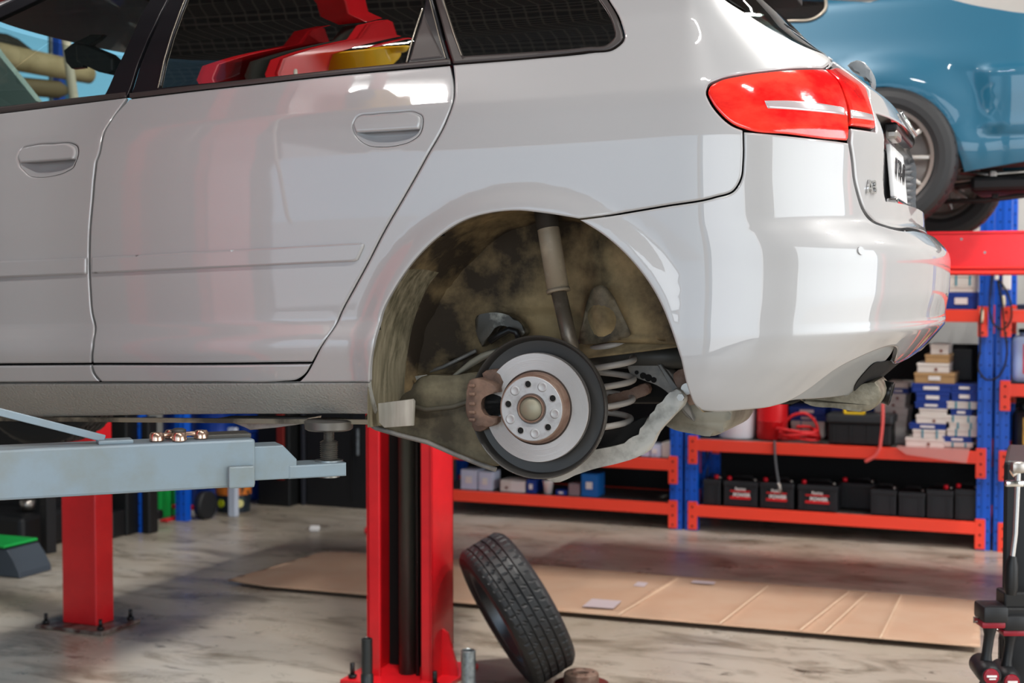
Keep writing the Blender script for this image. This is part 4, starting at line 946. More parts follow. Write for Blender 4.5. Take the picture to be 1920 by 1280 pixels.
b = MB(); b.box((-.9, .82, .98), (1.5, 1.0, .04), .015); b.build('roof', teal, tcar)
b = MB(); b.box((-.6, .82, .30), (3.0, 1.2, .5), .1); b.build('floor_pan', und_m, tcar)
b = MB(); b.box((-2.6, .82, .35), (1.3, 1.5, .5), .15); b.build('front_body', teal, tcar)
wheel('rear_wheel', tcar, (0, .0, 0), EN, R2, .215, .20)
wheel('rear_wheel', tcar, (0.1, 1.44, 0), EN, R2, .2, .19, face=-1)
wheel('front_wheel', tcar, (-2.5, .0, 0), EN, R2, .215, .20); wheel('front_wheel', tcar, (-2.5, 1.44, 0), EN, R2, .2, .19, face=-1)
def tl_(px_, py_, y): # local to teal
    Mi = MT.inverted(); d = Mi.to_3x3() @ ray(px_, py_); o_ = Mi @ C0; t = (y - o_.y) / d.y; return o_ + d * t
b = MB()
b.tube([tl_(x, y, .5) for x, y in ((1770, 378), (1850, 375), (1960, 362))], .012, 10); b.tube([tl_(x, y, .35) for x, y in ((1790, 350), (1870, 338), (1960, 325))], .016, 10)
b.build('axle_rod', mat('axle_tube_dark', '3b3a37', .5), tcar)
b = MB(); p0 = tl_(1890, 350, .5); b.box((p0.x + .25, .5, p0.z), (.8, .5, .07), .02); p1 = tl_(1866, 362, .45); b.box(p1, (.03, .03, .06), .005); b.build('fuel_tank', mat('underbody_black', '161516', .5), tcar)
b = MB(); b.box(tl_(1862, 330, .3), (.04, .04, .05), .01); b.tube([tl_(x, y, .3) for x, y in ((1800, 322), (1850, 328), (1960, 318))], .012, 8); b.build('exhaust_pipe', steel, tcar)
# ------------------------------------------------------------------ racks
def upright(b, x, y, h):
    b.mi = 0; b.box((x, y, h / 2), (.085, .012, h), .002); b.box((x - .038, y + .03, h / 2), (.01, .06, h)); b.box((x + .038, y + .03, h / 2), (.01, .06, h)); b.box((x, y - .008, h / 2), (.022, .006, h), .002)
    b.mi = 1
    for k in range(int(h / .075)):
        for s_ in (-.027, .027): b.cyl((x + s_, y - .0065, .05 + k * .075), (x + s_, y - .0072, .05 + k * .075), .0055, .0055, 8)
def rack(a0, a1, shelves, label, h=2.25, back=1.25, depth=.62):
    b0 = 9.42; L_ = a1 - a0; t = empty('storage_rack', label, 'storage rack', W((a0 + a1) / 2, b0, 0), (0, 0, RA), 'bays of the blue and orange racking')
    for s_ in (-1, 1):
        for y in (0, depth):
            b = MB(); upright(b, s_ * (L_ / 2 - .045), y, h); b.build('upright', [blue_up, dark_void], t, recalc=False)
        b = MB()
        for k in range(4): z = .15 + k * .55; b.tube([(s_ * (L_ / 2 - .045), .03, z), (s_ * (L_ / 2 - .045), depth, z + .4)], .012, 6)
        b.build('side_brace', blue_up, t)
    for z in shelves:
        for y in (0, depth):
            b = MB(); b.mi = 0; b.box((0, y - .012, z - .040), (L_ - .15, .034, .078), .004)
            for s_ in (-1, 1): b.mi = 0; b.box((s_ * (L_ / 2 - .062), y - .02, z - .075), (.062, .02, .19), .003)
            b.mi = 1
            for s_ in (-1, 1):
                for dz in (-.01, -.075, -.14): b.cyl((s_ * (L_ / 2 - .062), y - .031, z + dz - .005), (s_ * (L_ / 2 - .062), y - .0325, z + dz - .005), .007, .007, 8)
            b.build('shelf_beam', [red_beam, dark_void], t, recalc=False)
        b = MB(); b.box((0, depth / 2, z - .012), (L_ - .12, depth - .03, .012)); b.build('shelf_board', mat('shelf_board_grey', '6f6e6b', .5, .3), t)
    b = MB(); b.box((0, depth + .03, back / 2 + .03), (L_, .008, back)); b.build('back_shade_sheet', mat('black_shade_sheet', '0b0b0d', .8), t)  # black sheet stands in for the deep shade behind the shelves
    return t
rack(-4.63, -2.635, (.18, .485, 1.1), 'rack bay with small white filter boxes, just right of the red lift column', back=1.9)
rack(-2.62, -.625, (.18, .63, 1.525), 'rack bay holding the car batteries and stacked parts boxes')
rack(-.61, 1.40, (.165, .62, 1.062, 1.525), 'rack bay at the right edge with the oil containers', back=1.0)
BF = 9.42
ORD = ['lowest', 'second', 'third', 'fourth', 'fifth', 'sixth', 'seventh', 'eighth', 'ninth', 'tenth', 'eleventh', 'twelfth']
def boxpx(x0, y0, x1, y1, m, label, cat='cardboard box', name='parts_box', group='parts boxes on the rack', b_=BF + .04, depth=.26, sticker=None, stripes=False, lid=True, dot=False, yaw=0, snap=None, lab_w=.4):
    a0, zt = on_b(x0, y0, b_); a1, _ = on_b(x1, y0, b_); _, zb = on_b((x0 + x1) / 2, y1, b_)
    if snap is not None: zb = snap
    w = abs(a1 - a0); h = max(zt - zb, .015); t = empty(name, label, cat, W((a0 + a1) / 2, b_, zb), (0, 0, RA + yaw), group)
    b = MB(); b.mi = 0; b.box((0, depth / 2, h / 2), (w, depth, h), .003)
    if lid: b.box((0, depth / 2, h - h * .16), (w + .006, depth + .006, h * .3), .002)
    b.build('box_body', m, t)
    if sticker: b = MB(); b.box((0, -.0045, h * .5), (w * lab_w, .002, min(h * .38, .05))); b.build('paper_label', label_w, t)
    if stripes:
        for s_ in (-.2, .25): b = MB(); b.box((w * s_, -.0045, h * .5), (.010, .002, h * .96)); b.build('printed_stripe', teal_stripe, t)
    if dot: b = MB(); b.cyl((w * .1, -.0035, h * .35), (w * .1, -.0055, h * .35), .010, .010, 12); b.build('printed_mark', mat('brown_print', '7a3a2a', .6), t)
    return t, zt
# column of stacks on the battery rack, drawn from the shelf up: (x0,x1,[(ytop,kind)...])
S2 = .63
KIND = {'w': (white_box, dict(dot=True)), 'W': (white_box, dict()), 'b': (blue_box, dict(sticker=True)), 's': (white_box, dict(stripes=True)), 't': (cream_box, dict()), 'T': (cream_box, dict(sticker=True, lab_w=.3))}
KN = {'w': 'brown-marked white box', 'W': 'plain white box', 'b': 'white-labelled blue box', 's': 'teal-striped white box', 't': 'tan cardboard box', 'T': 'paper-labelled tan box'}
def stack(cols, where, ybase, b_=BF + .05, depth=.26):
    y = ybase; n = 0; snap = None
    for (x0, x1, yt, k) in cols:
        m, kw = KIND[k]; lb = KN[k] + ', ' + ORD[n] + (' from bottom' if n else '') + ' of ' + where
        _, zt = boxpx(x0, yt, x1, y, m, lb, b_=b_, depth=depth, snap=snap if snap is not None else None, **kw); snap = zt + .001; y = yt; n += 1
stack([(1672, 1698, 822, 'W'), (1670, 1700, 811, 'W'), (1671, 1698, 800, 'W'), (1669, 1699, 789, 'W'), (1672, 1700, 777, 'W'), (1640, 1702, 763, 'w'), (1642, 1697, 750, 'w'), (1660, 1698, 737, 'w'), (1665, 1704, 727, 'b'), (1664, 1703, 716, 'W')], 'the white stack behind the toolbox', 835, b_=BF + .30)
stack([(1698, 1770, 820, 'w'), (1712, 1772, 804, 's'), (1705, 1773, 793, 'b'), (1718, 1774, 777, 'w'), (1724, 1775, 765, 'W'), (1716, 1776, 753, 'b'), (1718, 1780, 735, 'b'), (1710, 1783, 718, 'b'), (1715, 1790, 698, 'T'), (1720, 1779, 680, 'w'), (1735, 1780, 664, 't'), (1745, 1778, 645, 'w')], 'the tall stack right of the toolbox', 838)
stack([(1770, 1824, 828, 's'), (1768, 1822, 817, 'b'), (1776, 1832, 803, 's'), (1780, 1834, 791, 's'), (1768, 1832, 778, 's'), (1783, 1822, 766, 'b'), (1776, 1832, 752, 's'), (1784, 1833, 733, 'b'), (1784, 1833, 720, 'b')], 'the stack beside the blue upright', 838)
stack([(1484, 1545, 788, 's'), (1482, 1550, 777, 'b'), (1480, 1546, 762, 'b')], 'the stack behind the jumper cables', 820, b_=BF + .30)
stack([(1560, 1640, 764, 'b')], 'the row behind the toolbox lid', 830, b_=BF + .34, depth=.2)
stack([(1772, 1833, 548, 'b'), (1770, 1832, 536, 'W'), (1776, 1833, 512, 's')], 'the pile on the upper shelf', 580)
# black monitor-like panel
boxpx(1770, 655, 1822, 712, mat('matt_black_panel', '141418', .4), 'flat black screen standing behind the right-hand box stack', 'screen', 'dark_screen', None, b_=BF + .45, depth=.04, lid=False)
# batteries
def battery(x0, x1, ytop, label, lab=False, yb=None, b_=BF + .02, caps=True, depth=.17, cap2=False):
    a0, zt = on_b(x0, ytop, b_); a1, _ = on_b(x1, ytop, b_); w = a1 - a0; zb = .181; h = zt - zb
    t = empty('car_battery', label, 'car battery', W((a0 + a1) / 2, b_, zb), (0, 0, RA), 'black car batteries on the bottom rack shelf')
    b = MB(); b.box((0, depth / 2, h * .42), (w * .96, depth, h * .84), .005); b.box((0, depth / 2, h * .88), (w, depth + .006, h * .20), .006)
    for s_ in (-.3, .3): b.box((w * s_, -.003, h * .4), (.008, .004, h * .7))
    b.build('case', batt_blk, t)
    b = MB(); b.tube([(-w * .3, depth / 2, h), (-w * .25, depth / 2, h + .022), (w * .25, depth / 2, h + .022), (w * .3, depth / 2, h)], .006, 8); b.build('carry_handle', black_pl, t)
    if caps:
        b = MB(); b.lathe([(.015, 0), (.015, .02), (.010, .026), (0, .026)], (-w * .36 if not cap2 else w * .2, .04, h), (0, 0, 1), 16); b.build('terminal_cap', batt_red, t)
    b = MB(); b.lathe([(.011, 0), (.011, .016), (0, .017)], (w * .38, .04, h), (0, 0, 1), 16); b.build('terminal', steel, t)
    if lab:
        f = bpy.data.objects.new('battery_label', None)
        b = MB(); b.box((0, -.002, h * .52), (w * .64, .003, h * .50)); f = b.build('front_label', mat('label_black', '0d0d10', .4), t)
        b = MB(); b.box((0, -.0045, h * .34), (w * .62, .001, h * .10)); b.box((0, -.0045, h * .60), (w * .60, .001, h * .055)); b.build('red_band', red_print, f)
        Mx = lambda z, x=0: Matrix(((1, 0, 0, x), (0, 0, -1, -.0042), (0, 1, 0, z), (0, 0, 0, 1)))
        text_mesh('POWER', .034, .0006, label_w, f, Mx(h * .45, .01), 'label_lettering', .001); text_mesh('Racing', .028, .0006, label_w, f, Mx(h * .69), 'label_lettering', .0004)
    return t
battery(1318, 1351, 897, 'car battery standing end-on, first beside the left blue upright', cap2=True)
battery(1356, 1421, 900, 'car battery with red and white label, second from the left blue upright', True)
battery(1424, 1489, 903, 'labelled car battery with the grey lead hanging in front of it', True)
battery(1495, 1571, 907, 'largest labelled car battery, right of the one behind the hanging lead', True)
battery(1573, 1642, 903, 'unlabelled dark car battery pushed back in the middle of the shelf', b_=BF + .22)
battery(1632, 1681, 916, 'small plain battery without red cap, left one of the low pair', caps=False)
battery(1684, 1735, 921, 'small plain battery without red cap, right one of the low pair', caps=False)
battery(1737, 1788, 916, 'tall plain battery with red cap, second from the right blue upright', cap2=True)
battery(1790, 1834, 915, 'tall plain battery with red cap, directly beside the right blue upright')
# bucket, red can, toolbox
def onshelf(x, z, b_):   # a coordinate of pixel column x on plane b
    return on_b(x, 800, b_)[0]
ab = onshelf(1382, .63, BF + .2); t = empty('paint_bucket', 'white plastic bucket on the rack behind the silencer of the white car', 'bucket', W(ab, BF + .2, .632), 0)
b = MB(); b.lathe([(0, 0), (.118, 0), (.122, .01), (.135, .26), (.142, .262), (.142, .30), (.138, .31), (0, .31)], (0, 0, 0), (0, 0, 1), 40); b.build('bucket_body', mat('white_bucket', 'dfe1e8', .35), t, auto=40)
b = MB(); b.tube([(.14 * math.cos(x), .14 * math.sin(x), .27 - .10 * abs(math.sin(x))) for x in np.linspace(math.pi, 2 * math.pi, 16)], .003, 6); b.build('bail_handle', galv, t)
ab = onshelf(1448, .63, BF + .2); t = empty('oil_drum', 'round red oil container between the white bucket and short box stack', 'oil container', W(ab, BF + .2, .632), 0)
b = MB(); b.lathe([(0, 0), (.10, 0), (.104, .006), (.104, .12), (.107, .125), (.104, .13), (.104, .29), (.098, .305), (0, .31)], (0, 0, 0), (0, 0, 1), 40); b.build('drum_body', mat('red_can', 'cf1a20', .3, .1), t, auto=40)
b = MB(); b.lathe([(0, .30), (.03, .30), (.03, .33), (0, .33)], (.04, 0, 0), (0, 0, 1), 20); b.build('drum_cap', black_pl, t)
a0 = on_b(1548, 800, BF)[0]; a1 = on_b(1674, 800, BF)[0]; zt = on_b(1610, 778, BF)[1]; h = zt - .632; w = a1 - a0
t = empty('toolbox', 'black plastic toolbox with yellow handle in front of the white boxes', 'toolbox', W((a0 + a1) / 2, BF, .632), (0, 0, RA))
b = MB(); b.box((0, .12, h * .36), (w * .94, .22, h * .72), .012)
for s_ in (-.38, -.13, .13, .38): b.box((w * s_, .005, h * .36), (.012, .012, h * .6), .003)
b.build('toolbox_body', black_pl, t)
b = MB(); b.box((0, .12, h * .86), (w, .24, h * .30), .014); b.build('toolbox_lid', mat('lid_dark_grey', '2a2d30', .4), t)
b = MB(); hx = -.03; zb = h + .0
b.box((-.03 - .055 + .05, .03, zb + .008), (.14, .022, .016), .004); b.box((-.035, .03, zb + .055), (.14, .022, .016), .004); b.box((-.097, .03, zb + .03), (.016, .022, .06), .004); b.box((.027, .03, zb + .03), (.016, .022, .06), .004)
b.build('carry_handle', mat('yellow_plastic', 'e8c21c', .4), t)
# jumper cables: coil with a grey clamp lead hanging
pts = []
ca_ = on_b(1490, 830, BF + .0)[0]
for i in range(160):
    tt = i / 160; an = tt * 2 * math.pi * 4.3; r = .13 + .02 * math.sin(tt * 31)
    pts.append(W(ca_ + math.cos(an) * r, BF + .09 + math.sin(an) * r * .5, .645 + .018 * tt * 4 + .012 * math.sin(an * 1.7 + 1)))
lp = [W(*q) for q in ((ca_ - .10, BF + .1, .72), (ca_ - .04, BF + .08, .80), (ca_ + .06, BF + .08, .82), (ca_ + .12, BF + .1, .76), (ca_ + .14, BF + .1, .66))]
t = empty('jumper_cable', 'coiled red jumper cable on the shelf edge, grey lead hanging down', 'jumper cable', W(ca_, BF + .09, .632)); Ti = Matrix.Translation(-t.location)
b = MB(); b.tube([Ti @ p for p in pts], .011, 8); b.tube([Ti @ Vector(p) for p in catmull(lp, False, .02)], .010, 8); b.build('red_lead', mat('red_rubber', 'd8262b', .45), t)
hp = []
for x, y in ((1452, 826), (1453, 850), (1456, 880), (1460, 905), (1464, 925)):
    a_, z_ = on_b(x, y, BF - .04); hp.append(Ti @ W(a_, BF - .04, z_))
b = MB(); b.tube([Vector(p) for p in catmull(hp, False, .02)], .008, 8); b.build('grey_lead', mat('grey_rubber', '55585c', .5), t)
b = MB(); b.cyl(hp[-2], hp[-1], .012, .009, 12); b.build('lead_clamp', steel, t)
sp = [Vector(W(*(lambda q: (q[0], BF - .05, q[1]))(on_b(x, y, BF - .05)))) for x, y in ((1655, 757), (1655, 790), (1652, 820), (1648, 843), (1640, 855), (1622, 865))]
b = MB(); b.tube([p for p in catmull(sp, False, .02)], .011, 8); o = b.build('red_strap', mat('pale_red_strap', 'e8615c', .5)); tag(o, 'pale red strap hanging in front of the black toolbox end', 'strap')
# clear plastic sheet hanging over the shelf edge
cs = []
q = [W(*(lambda r: (r[0], BF - .045, r[1]))(on_b(x, y, BF - .045))) for x, y in ((1680, 838), (1818, 843), (1812, 868), (1700, 852))]
b = MB(); vs = [b._v(p) for p in q] + [b._v(p + RB * .12 + Vector((0, 0, .0))) for p in (q[0], q[1])]; b._f(vs[:4]); b._f([vs[0], vs[1], vs[5], vs[4]])
o = b.build('plastic_sleeve', mat('pink_clear_plastic', 'f0a8a0', .25, 0, .5, alpha=.55)); tag(o, 'crumpled clear plastic sleeve draped over the shelf beam below the box stacks', 'plastic sleeve'); md = o.modifiers.new('t', 'SOLIDIFY'); md.thickness = .003
# small boxes on the rack left bay
S1 = .181
def sb(x0, x1, yt, m, label, z=S1, **k): boxpx(x0, yt, x1, 900, m, label, b_=BF + .04, depth=.16, snap=z, group='small parts boxes on the left rack bay', **k)
pale = mat('pale_blue_box', 'cfd6ec', .6)
sb(864, 894, 880, pale, 'pale blue filter box, nearest to the red lift column', sticker=True, lid=False)
sb(897, 922, 884, pale, 'pale blue filter box, second from the red lift column', sticker=True, lid=False)
sb(938, 958, 899, white_box, 'small white box left of the wide white box', dot=True, lid=False)
sb(957, 984, 901, label_w, 'wide plain white box between the small white and blue boxes', lid=False)
sb(987, 1004, 899, blue_box, 'small blue box with white label beside the wide white box', sticker=True, lid=False)
sb(1042, 1062, 918, blue_box, 'smallest blue box on the lower shelf, right of the white cup', sticker=True, lid=False)
sb(1066, 1086, 906, mat('mauve_box', '8f7f84', .6), 'dull mauve box left of the tall blue can', lid=False)
sb(1090, 1120, 888, mat('bright_blue_box', '1769b8', .5), 'tall bright blue box with white label, rightmost on the lower shelf', sticker=True, lid=False)
sb(1202, 1222, 833, mat('pale_mauve_box', 'c9c4dc', .6), 'pale box, leftmost of the three on the upper shelf', z=.486, lid=False)
sb(1216, 1239, 833, pale, 'pale blue box, middle of the three on the upper shelf', z=.486, sticker=True, lid=False)
sb(1241, 1262, 829, white_box, 'white box touching the blue upright on the upper shelf', z=.486, lid=False)
ac = on_b(1027, 900, BF + .06)[0]; b = MB(); b.lathe([(0, 0), (.028, 0), (.037, .085), (.041, .087), (.041, .095), (0, .095)], (0, 0, 0), (0, 0, 1), 32)
o = b.build('plastic_tub', label_w); o.location = W(ac, BF + .07, S1); tag(o, 'white tapered plastic tub standing between the small blue boxes', 'tub')
# right bay: jugs
def jug(x0, x1, yt, zs, m, label, lab, b_=BF + .06):
    a0, zt = on_b(x0, yt, b_); a1 = on_b(x1, yt, b_)[0]; w = a1 - a0; h = zt - zs - .002; t = empty('oil_jug', label, 'oil container', W((a0 + a1) / 2, b_, zs + .002), (0, 0, RA))
    b = MB(); b.box((0, .12, h * .44), (w, .24, h * .88), .04); b.lathe([(.03, h * .86), (.03, h * .96), (0, h * .96)], (-w * .25, .12, 0), (0, 0, 1), 20); b.build('jug_body', m, t, auto=50)
    b = MB(); b.lathe([(.036, h * .93), (.036, h), (0, h)], (-w * .25, .12, 0), (0, 0, 1), 20); b.build('jug_cap', black_pl, t)
    b = MB(); b.box((w * .1, -.003, h * .45), (w * .7, .003, h * .55)); l_ = b.build('front_label', lab[0], t)
    b = MB(); b.box((w * -.12, -.006, h * .45), (w * .16, .002, h * .5)); b.build('label_band', lab[1], l_); return t
jug(1896, 1990, 617, 1.062, mat('pale_blue_jug', 'b4c8e4', .3), 'pale blue oil jug with red and yellow label at the right edge', (red_print, mat('yellow_print', 'f2d12a', .5)))
jug(1897, 1985, 757, .62, mat('black_jug', '18181b', .35), 'black oil jug with gold label, below the pale blue jug', (mat('gold_print', 'd9a83c', .4), label_w))
boxpx(1907, 571, 1990, 582, mat('navy_box', '17233f', .5), 'flat navy box lying on the top shelf at the right edge', b_=BF + .05, snap=1.527, depth=.3, sticker=True, group=None)
# black cable and hooks on the right upright
cb = [W(*(lambda r: (r[0], BF - .06, r[1]))(on_b(x, y, BF - .06))) for x, y in ((1862, 505), (1857, 545), (1857, 590), (1866, 611), (1882, 617), (1893, 605), (1896, 575), (1884, 540), (1872, 525), (1878, 560), (1884, 620), (1888, 660), (1882, 690), (1866, 710), (1850, 712), (1838, 700), (1838, 650), (1838, 600), (1842, 575))]
b = MB(); b.tube([Vector(p) for p in catmull(cb, False, .03)], .006, 8); o = b.build('black_cable', black_pl); tag(o, 'looped black cable hanging on the blue upright beside the runway', 'cable')
for x, y0, y1, nm, lb in ((1841, 576, 605, 'cable_plug', 'cream plug hanging at the left side of the blue upright'), (1882, 553, 576, 'cable_plug', 'cream plug hanging at the middle of the blue upright')):
    p0 = W(*(lambda r: (r[0], BF - .05, r[1]))(on_b(x, y0, BF - .05))); p1 = W(*(lambda r: (r[0], BF - .05, r[1]))(on_b(x, y1, BF - .05))); b = MB(); b.tube([p0, p0.lerp(p1, .3), p0.lerp(p1, .7), p1], [.006, .012, .012, .006], 10); o = b.build(nm, mat('cream_plastic', 'ddd3b8', .5)); tag(o, lb, 'plug')
t = empty('power_board', 'white power board fixed at the top of the blue upright', 'power board', W(on_b(1888, 500, BF - .04)[0], BF - .04, 1.70), (0, 0, RA))
b = MB(); b.box((0, 0, .06), (.05, .03, .22), .006); b.build('housing', label_w, t)
b = MB(); b.box((-.06, 0, .08), (.025, .03, .14), .005); b.build('plug_row', label_w, t)
# ------------------------------------------------------------------ floor things
tc_ = at(968, 1140, 5.97); Ax = Vector((-.84, -.24, -.46)).normalized()
t = empty('leaning_tyre', 'black tyre and rim leaning against the red lift column on the floor', 'tyre', tc_)
b = MB(); tyre_mesh(b, .322, .222, .215, (0, 0, 0), Ax, n=240); o = b.build('tyre_tread', rubber, t)
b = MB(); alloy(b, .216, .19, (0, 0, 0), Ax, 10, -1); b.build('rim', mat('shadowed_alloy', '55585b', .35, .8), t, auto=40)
tyre_obj = t
# brake disc lying on the floor
p = on_floor(1090, 1292); t = empty('brake_disc', 'rusty old brake disc lying on the floor at the foot of the tyre', 'brake disc', (p.x, p.y, 0))
b = MB(); b.lathe([(.07, .0), (.115, .0), (.115, .009), (.108, .010), (.108, .015), (.115, .016), (.115, .025), (.072, .025)], (0, 0, .002), (0, 0, 1), 64); b.build('rotor', mat('rust_red_plate', '6b1f1c', .6, .3, noise_col=('4a2a22', 9, .4, .7)), t, auto=40)
b = MB(); b.lathe([(.074, .0), (.074, .05), (.072, .066), (.066, .070), (.034, .070), (.030, .066), (.030, .0)], (0, 0, .004), (0, 0, 1), 48); b.build('hat', rust_d, t, auto=40)
b = MB()
for k in range(5): an = k * 1.2566; b.cyl((.05 * math.cos(an), .05 * math.sin(an), .074), (.05 * math.cos(an), .05 * math.sin(an), .0745), .006, .006, 12)
b.build('bolt_hole', dark_void, t)
# cardboard sheet
cpx = [(428, 1085), (520, 1058), (600, 1035), (640, 1034), (700, 1040), (1000, 1058), (1200, 1081), (1270, 1084), (1500, 1103), (1835, 1127), (1838, 1212), (1700, 1200), (1500, 1181), (1160, 1152), (1000, 1133), (860, 1117), (700, 1108), (500, 1096), (470, 1084), (445, 1088)]
CZ = .034
org = on_floor(1100, 1110); D = np.array([((on_floor(x, y, CZ) - org).dot(RX), (on_floor(x, y, CZ) - org).dot(RB)) for x, y in cpx])
Dd = []
for i in range(len(D)):
    a_, b_ = D[i], D[(i + 1) % len(D)]; k = max(1, int(np.linalg.norm(b_ - a_) / .05)); Dd += [a_ + (b_ - a_) * j / k for j in range(k)]
Dd = np.array(Dd); Dd += np.array([[noise.noise(Vector((i * .7, 1, 0))) * .006, noise.noise(Vector((i * .7, 5, 0))) * .008] for i in range(len(Dd))])
fold = [((1160, 1152), (1272, 1084)), ((1500, 1181), (1592, 1109)), ((1545, 1186), (1625, 1112)), ((1350, 1168), (1440, 1098)), ((1650, 1196), (1690, 1115))]
FL = [tuple(np.array(((on_floor(*q, CZ) - org).dot(RX), (on_floor(*q, CZ) - org).dot(RB))) for q in s_) for s_ in fold]
step = .035; lo = Dd.min(0); hi = Dd.max(0)
G = np.array([(x + (k % 2) * step / 2, y) for k, y in enumerate(np.arange(lo[1], hi[1], step * .87)) for x in np.arange(lo[0], hi[0], step)])
G = G[inpoly(G, Dd) & (segdist(G, Dd) > .018)]
for p0, p1 in FL:   # crease points
    for dd in (-.012, 0, .012):
        nn_ = (p1 - p0); nn_ = np.array((-nn_[1], nn_[0])) / np.linalg.norm(nn_); L_ = [p0 + (p1 - p0) * k_ / 30 + nn_ * dd for k_ in range(1, 30)]; L_ = np.array(L_); L_ = L_[inpoly(L_, Dd)]; G = np.vstack([G, L_])
V = [tuple(x) for x in Dd] + [tuple(x) for x in G]; n = len(Dd)
rv, _, rf, _, _, _ = delaunay_2d_cdt([Vector(v) for v in V], [(i, (i + 1) % n) for i in range(n)], [], 1, 1e-7, True)
lt = np.array(((on_floor(560, 1066, CZ) - org).dot(RX), (on_floor(560, 1066, CZ) - org).dot(RB)))
vs = []
for v in rv:
    h = CZ + noise.noise(Vector((v[0] * 1.3, v[1] * 2, 0))) * .012 + noise.noise(Vector((v[0] * 5, v[1] * 5, 4))) * .003
    for k, (p0, p1) in enumerate(FL):
        d = abs(np.cross(p1 - p0, np.array(v[:]) - p0)) / np.linalg.norm(p1 - p0); h += (.012 if k < 2 else .006) * max(0, 1 - d / .014)
    vs.append((v[0], v[1], max(h, .008)))
me = bpy.data.meshes.new('cardboard_sheet'); me.from_pydata(vs, [], [tuple(f) for f in rf]); me.shade_smooth()
cb_ = put('cardboard_sheet', me, cardboard); cb_.location = (org.x, org.y, 0); cb_.rotation_euler = (0, 0, RA); md = cb_.modifiers.new('t', 'SOLIDIFY'); md.thickness = .007; md.offset = -1
tag(cb_, 'flattened brown cardboard carton spread on the concrete floor', 'cardboard sheet')
for (x0_, y0_), (x1_, y1_) in fold:
    b = MB(); b.tube([on_floor(x0_ + (x1_ - x0_) * k_ / 8, y0_ + (y1_ - y0_) * k_ / 8, CZ + .010) - Vector((org.x, org.y, 0)) for k_ in range(9)], .003, 6); o = b.build('fold_line', mat('pale_fold', 'd6bda2', .8), cb_); o.rotation_euler = (0, 0, -RA)
def decal(pts, m, nm):
    b = MB(); q = [on_floor(x, y, CZ + .010) - Vector((org.x, org.y, 0)) for x, y in pts]; q = [Vector((v.dot(RX), v.dot(RB), v.z)) for v in q]
    b._f([b._v(p_) for p_ in q]); o = b.build(nm, m, cb_); md = o.modifiers.new('t', 'SOLIDIFY'); md.thickness = .002; return o
decal([(1092, 1136), (1150, 1140), (1165, 1126), (1110, 1122)], mat('printed_label_grey', 'bdb0b4', .6), 'shipping_label'); decal([(1188, 1097), (1208, 1099), (1215, 1092), (1196, 1090)], MATS['printed_label_grey'], 'shipping_label'); decal([(1296, 1092), (1338, 1095), (1342, 1091), (1300, 1088)], MATS['printed_label_grey'], 'shipping_label')
# litter
for x, y, m, nm, lb in ((590, 997, label_w, 'paper_scrap', 'small white paper scrap on the floor before the dark cabinet'), (693, 1000, red, 'red_clip', 'small red clip on the floor just left of the red column')):
    p = on_floor(x, y); b = MB(); b.box((0, 0, .015), (.07, .05, .03), .01, Matrix.Rotation(.4, 3, 'X')); o = b.build(nm, m); o.location = (p.x, p.y, 0.008); tag(o, lb, 'scrap')
# dustpan
p = on_floor(10, 1078); t = empty('dustpan', 'dark dustpan with bright green rim at the left edge of the floor', 'dustpan', (p.x, p.y, 0), (0, 0, RA))
s_ = 1 / 390
b = MB(); b.prism([(-.22, 0), (.15, .0), (.145, .03), (.10, .10), (.06, .155), (-.22, .17)], (0, 0, .004), EX, EZ, Vector((0, 1, 0)), -.05, .22, bev=.006); b.build('pan', mat('slate_plastic', '3a434d', .45), t)
b = MB(); b.box((-.10, .08, .178), (.30, .28, .016), .005); b.build('green_rim', green_m, t)
# ------------------------------------------------------------------ clutter on the left
def cpos(x, y): p = on_floor(x, y); return p
def cub(nm, x0, x1, yt, yb, m, label, cat, dep=.4, bev=.01, parts=None):
    """box-bodied thing whose front foot stands on the floor at yb"""
    p = on_floor((x0 + x1) / 2, yb); d = p.y; w = (x1 - x0) / FPX * d / math.cos(RA) * .93; h = (yb - yt) / FPX * d
    t = empty(nm, label, cat, (p.x, p.y, 0), (0, 0, RA)); b = MB(); b.box((0, dep / 2, h / 2 + .001), (w, dep, h), bev); b.build('body', m, t); return t, w, h
dk = mat('dark_cabinet_enamel', '121316', .45)
t, w, h = cub('tool_cabinet', 560, 770, 700, 953, dk, 'tall black cabinet standing against the wall beyond the grey arm', 'cabinet', .6)
b = MB(); b.box((-.02, -.004, h * .5), (.012, .01, h * .9)); b.build('door_seam', dark_void, t); b = MB(); b.box((.04, -.02, h * .5), (.02, .02, .2), .005); b.build('door_handle', galv, t)
b = MB(); b.box((-w * .5 - .02, .0, h * .5), (.03, .03, h), .004); o = b.build('cabinet_rail', mat('dull_rail', '2b2c33', .4), t)
t, w, h = cub('black_bench', 478, 548, 760, 948, mat('black_bench_enamel', '0d0e0f', .5), 'black machine left of the tall cabinet', 'machine', .5)
b = MB(); b.box((w * .25, -.01, h * .62), (.06, .02, h * .7), .004); b.build('red_hose', mat('dull_red', '7a2018', .5), t)
t, w, h = cub('dark_machine', -60, 118, 720, 1010, dk, 'dark tyre machine mass behind the red lift post, at the left edge', 'machine', .7)
b = MB(); b.box((w * .1, -.15, .12), (w * 1.1, .5, .22), .03); b.build('platform', dk, t); b = MB(); b.lathe([(.0, 0), (.04, 0), (.05, .06), (.0, .07)], (w * .45, -.2, .24), (0, 0, 1), 20); b.build('foot_pedal', steel, t)
t, w, h = cub('dark_machine', 205, 242, 760, 1003, mat('black_bench_enamel', '0d0e0f', .5), 'dark narrow machine right of the red lift post', 'machine', .25)
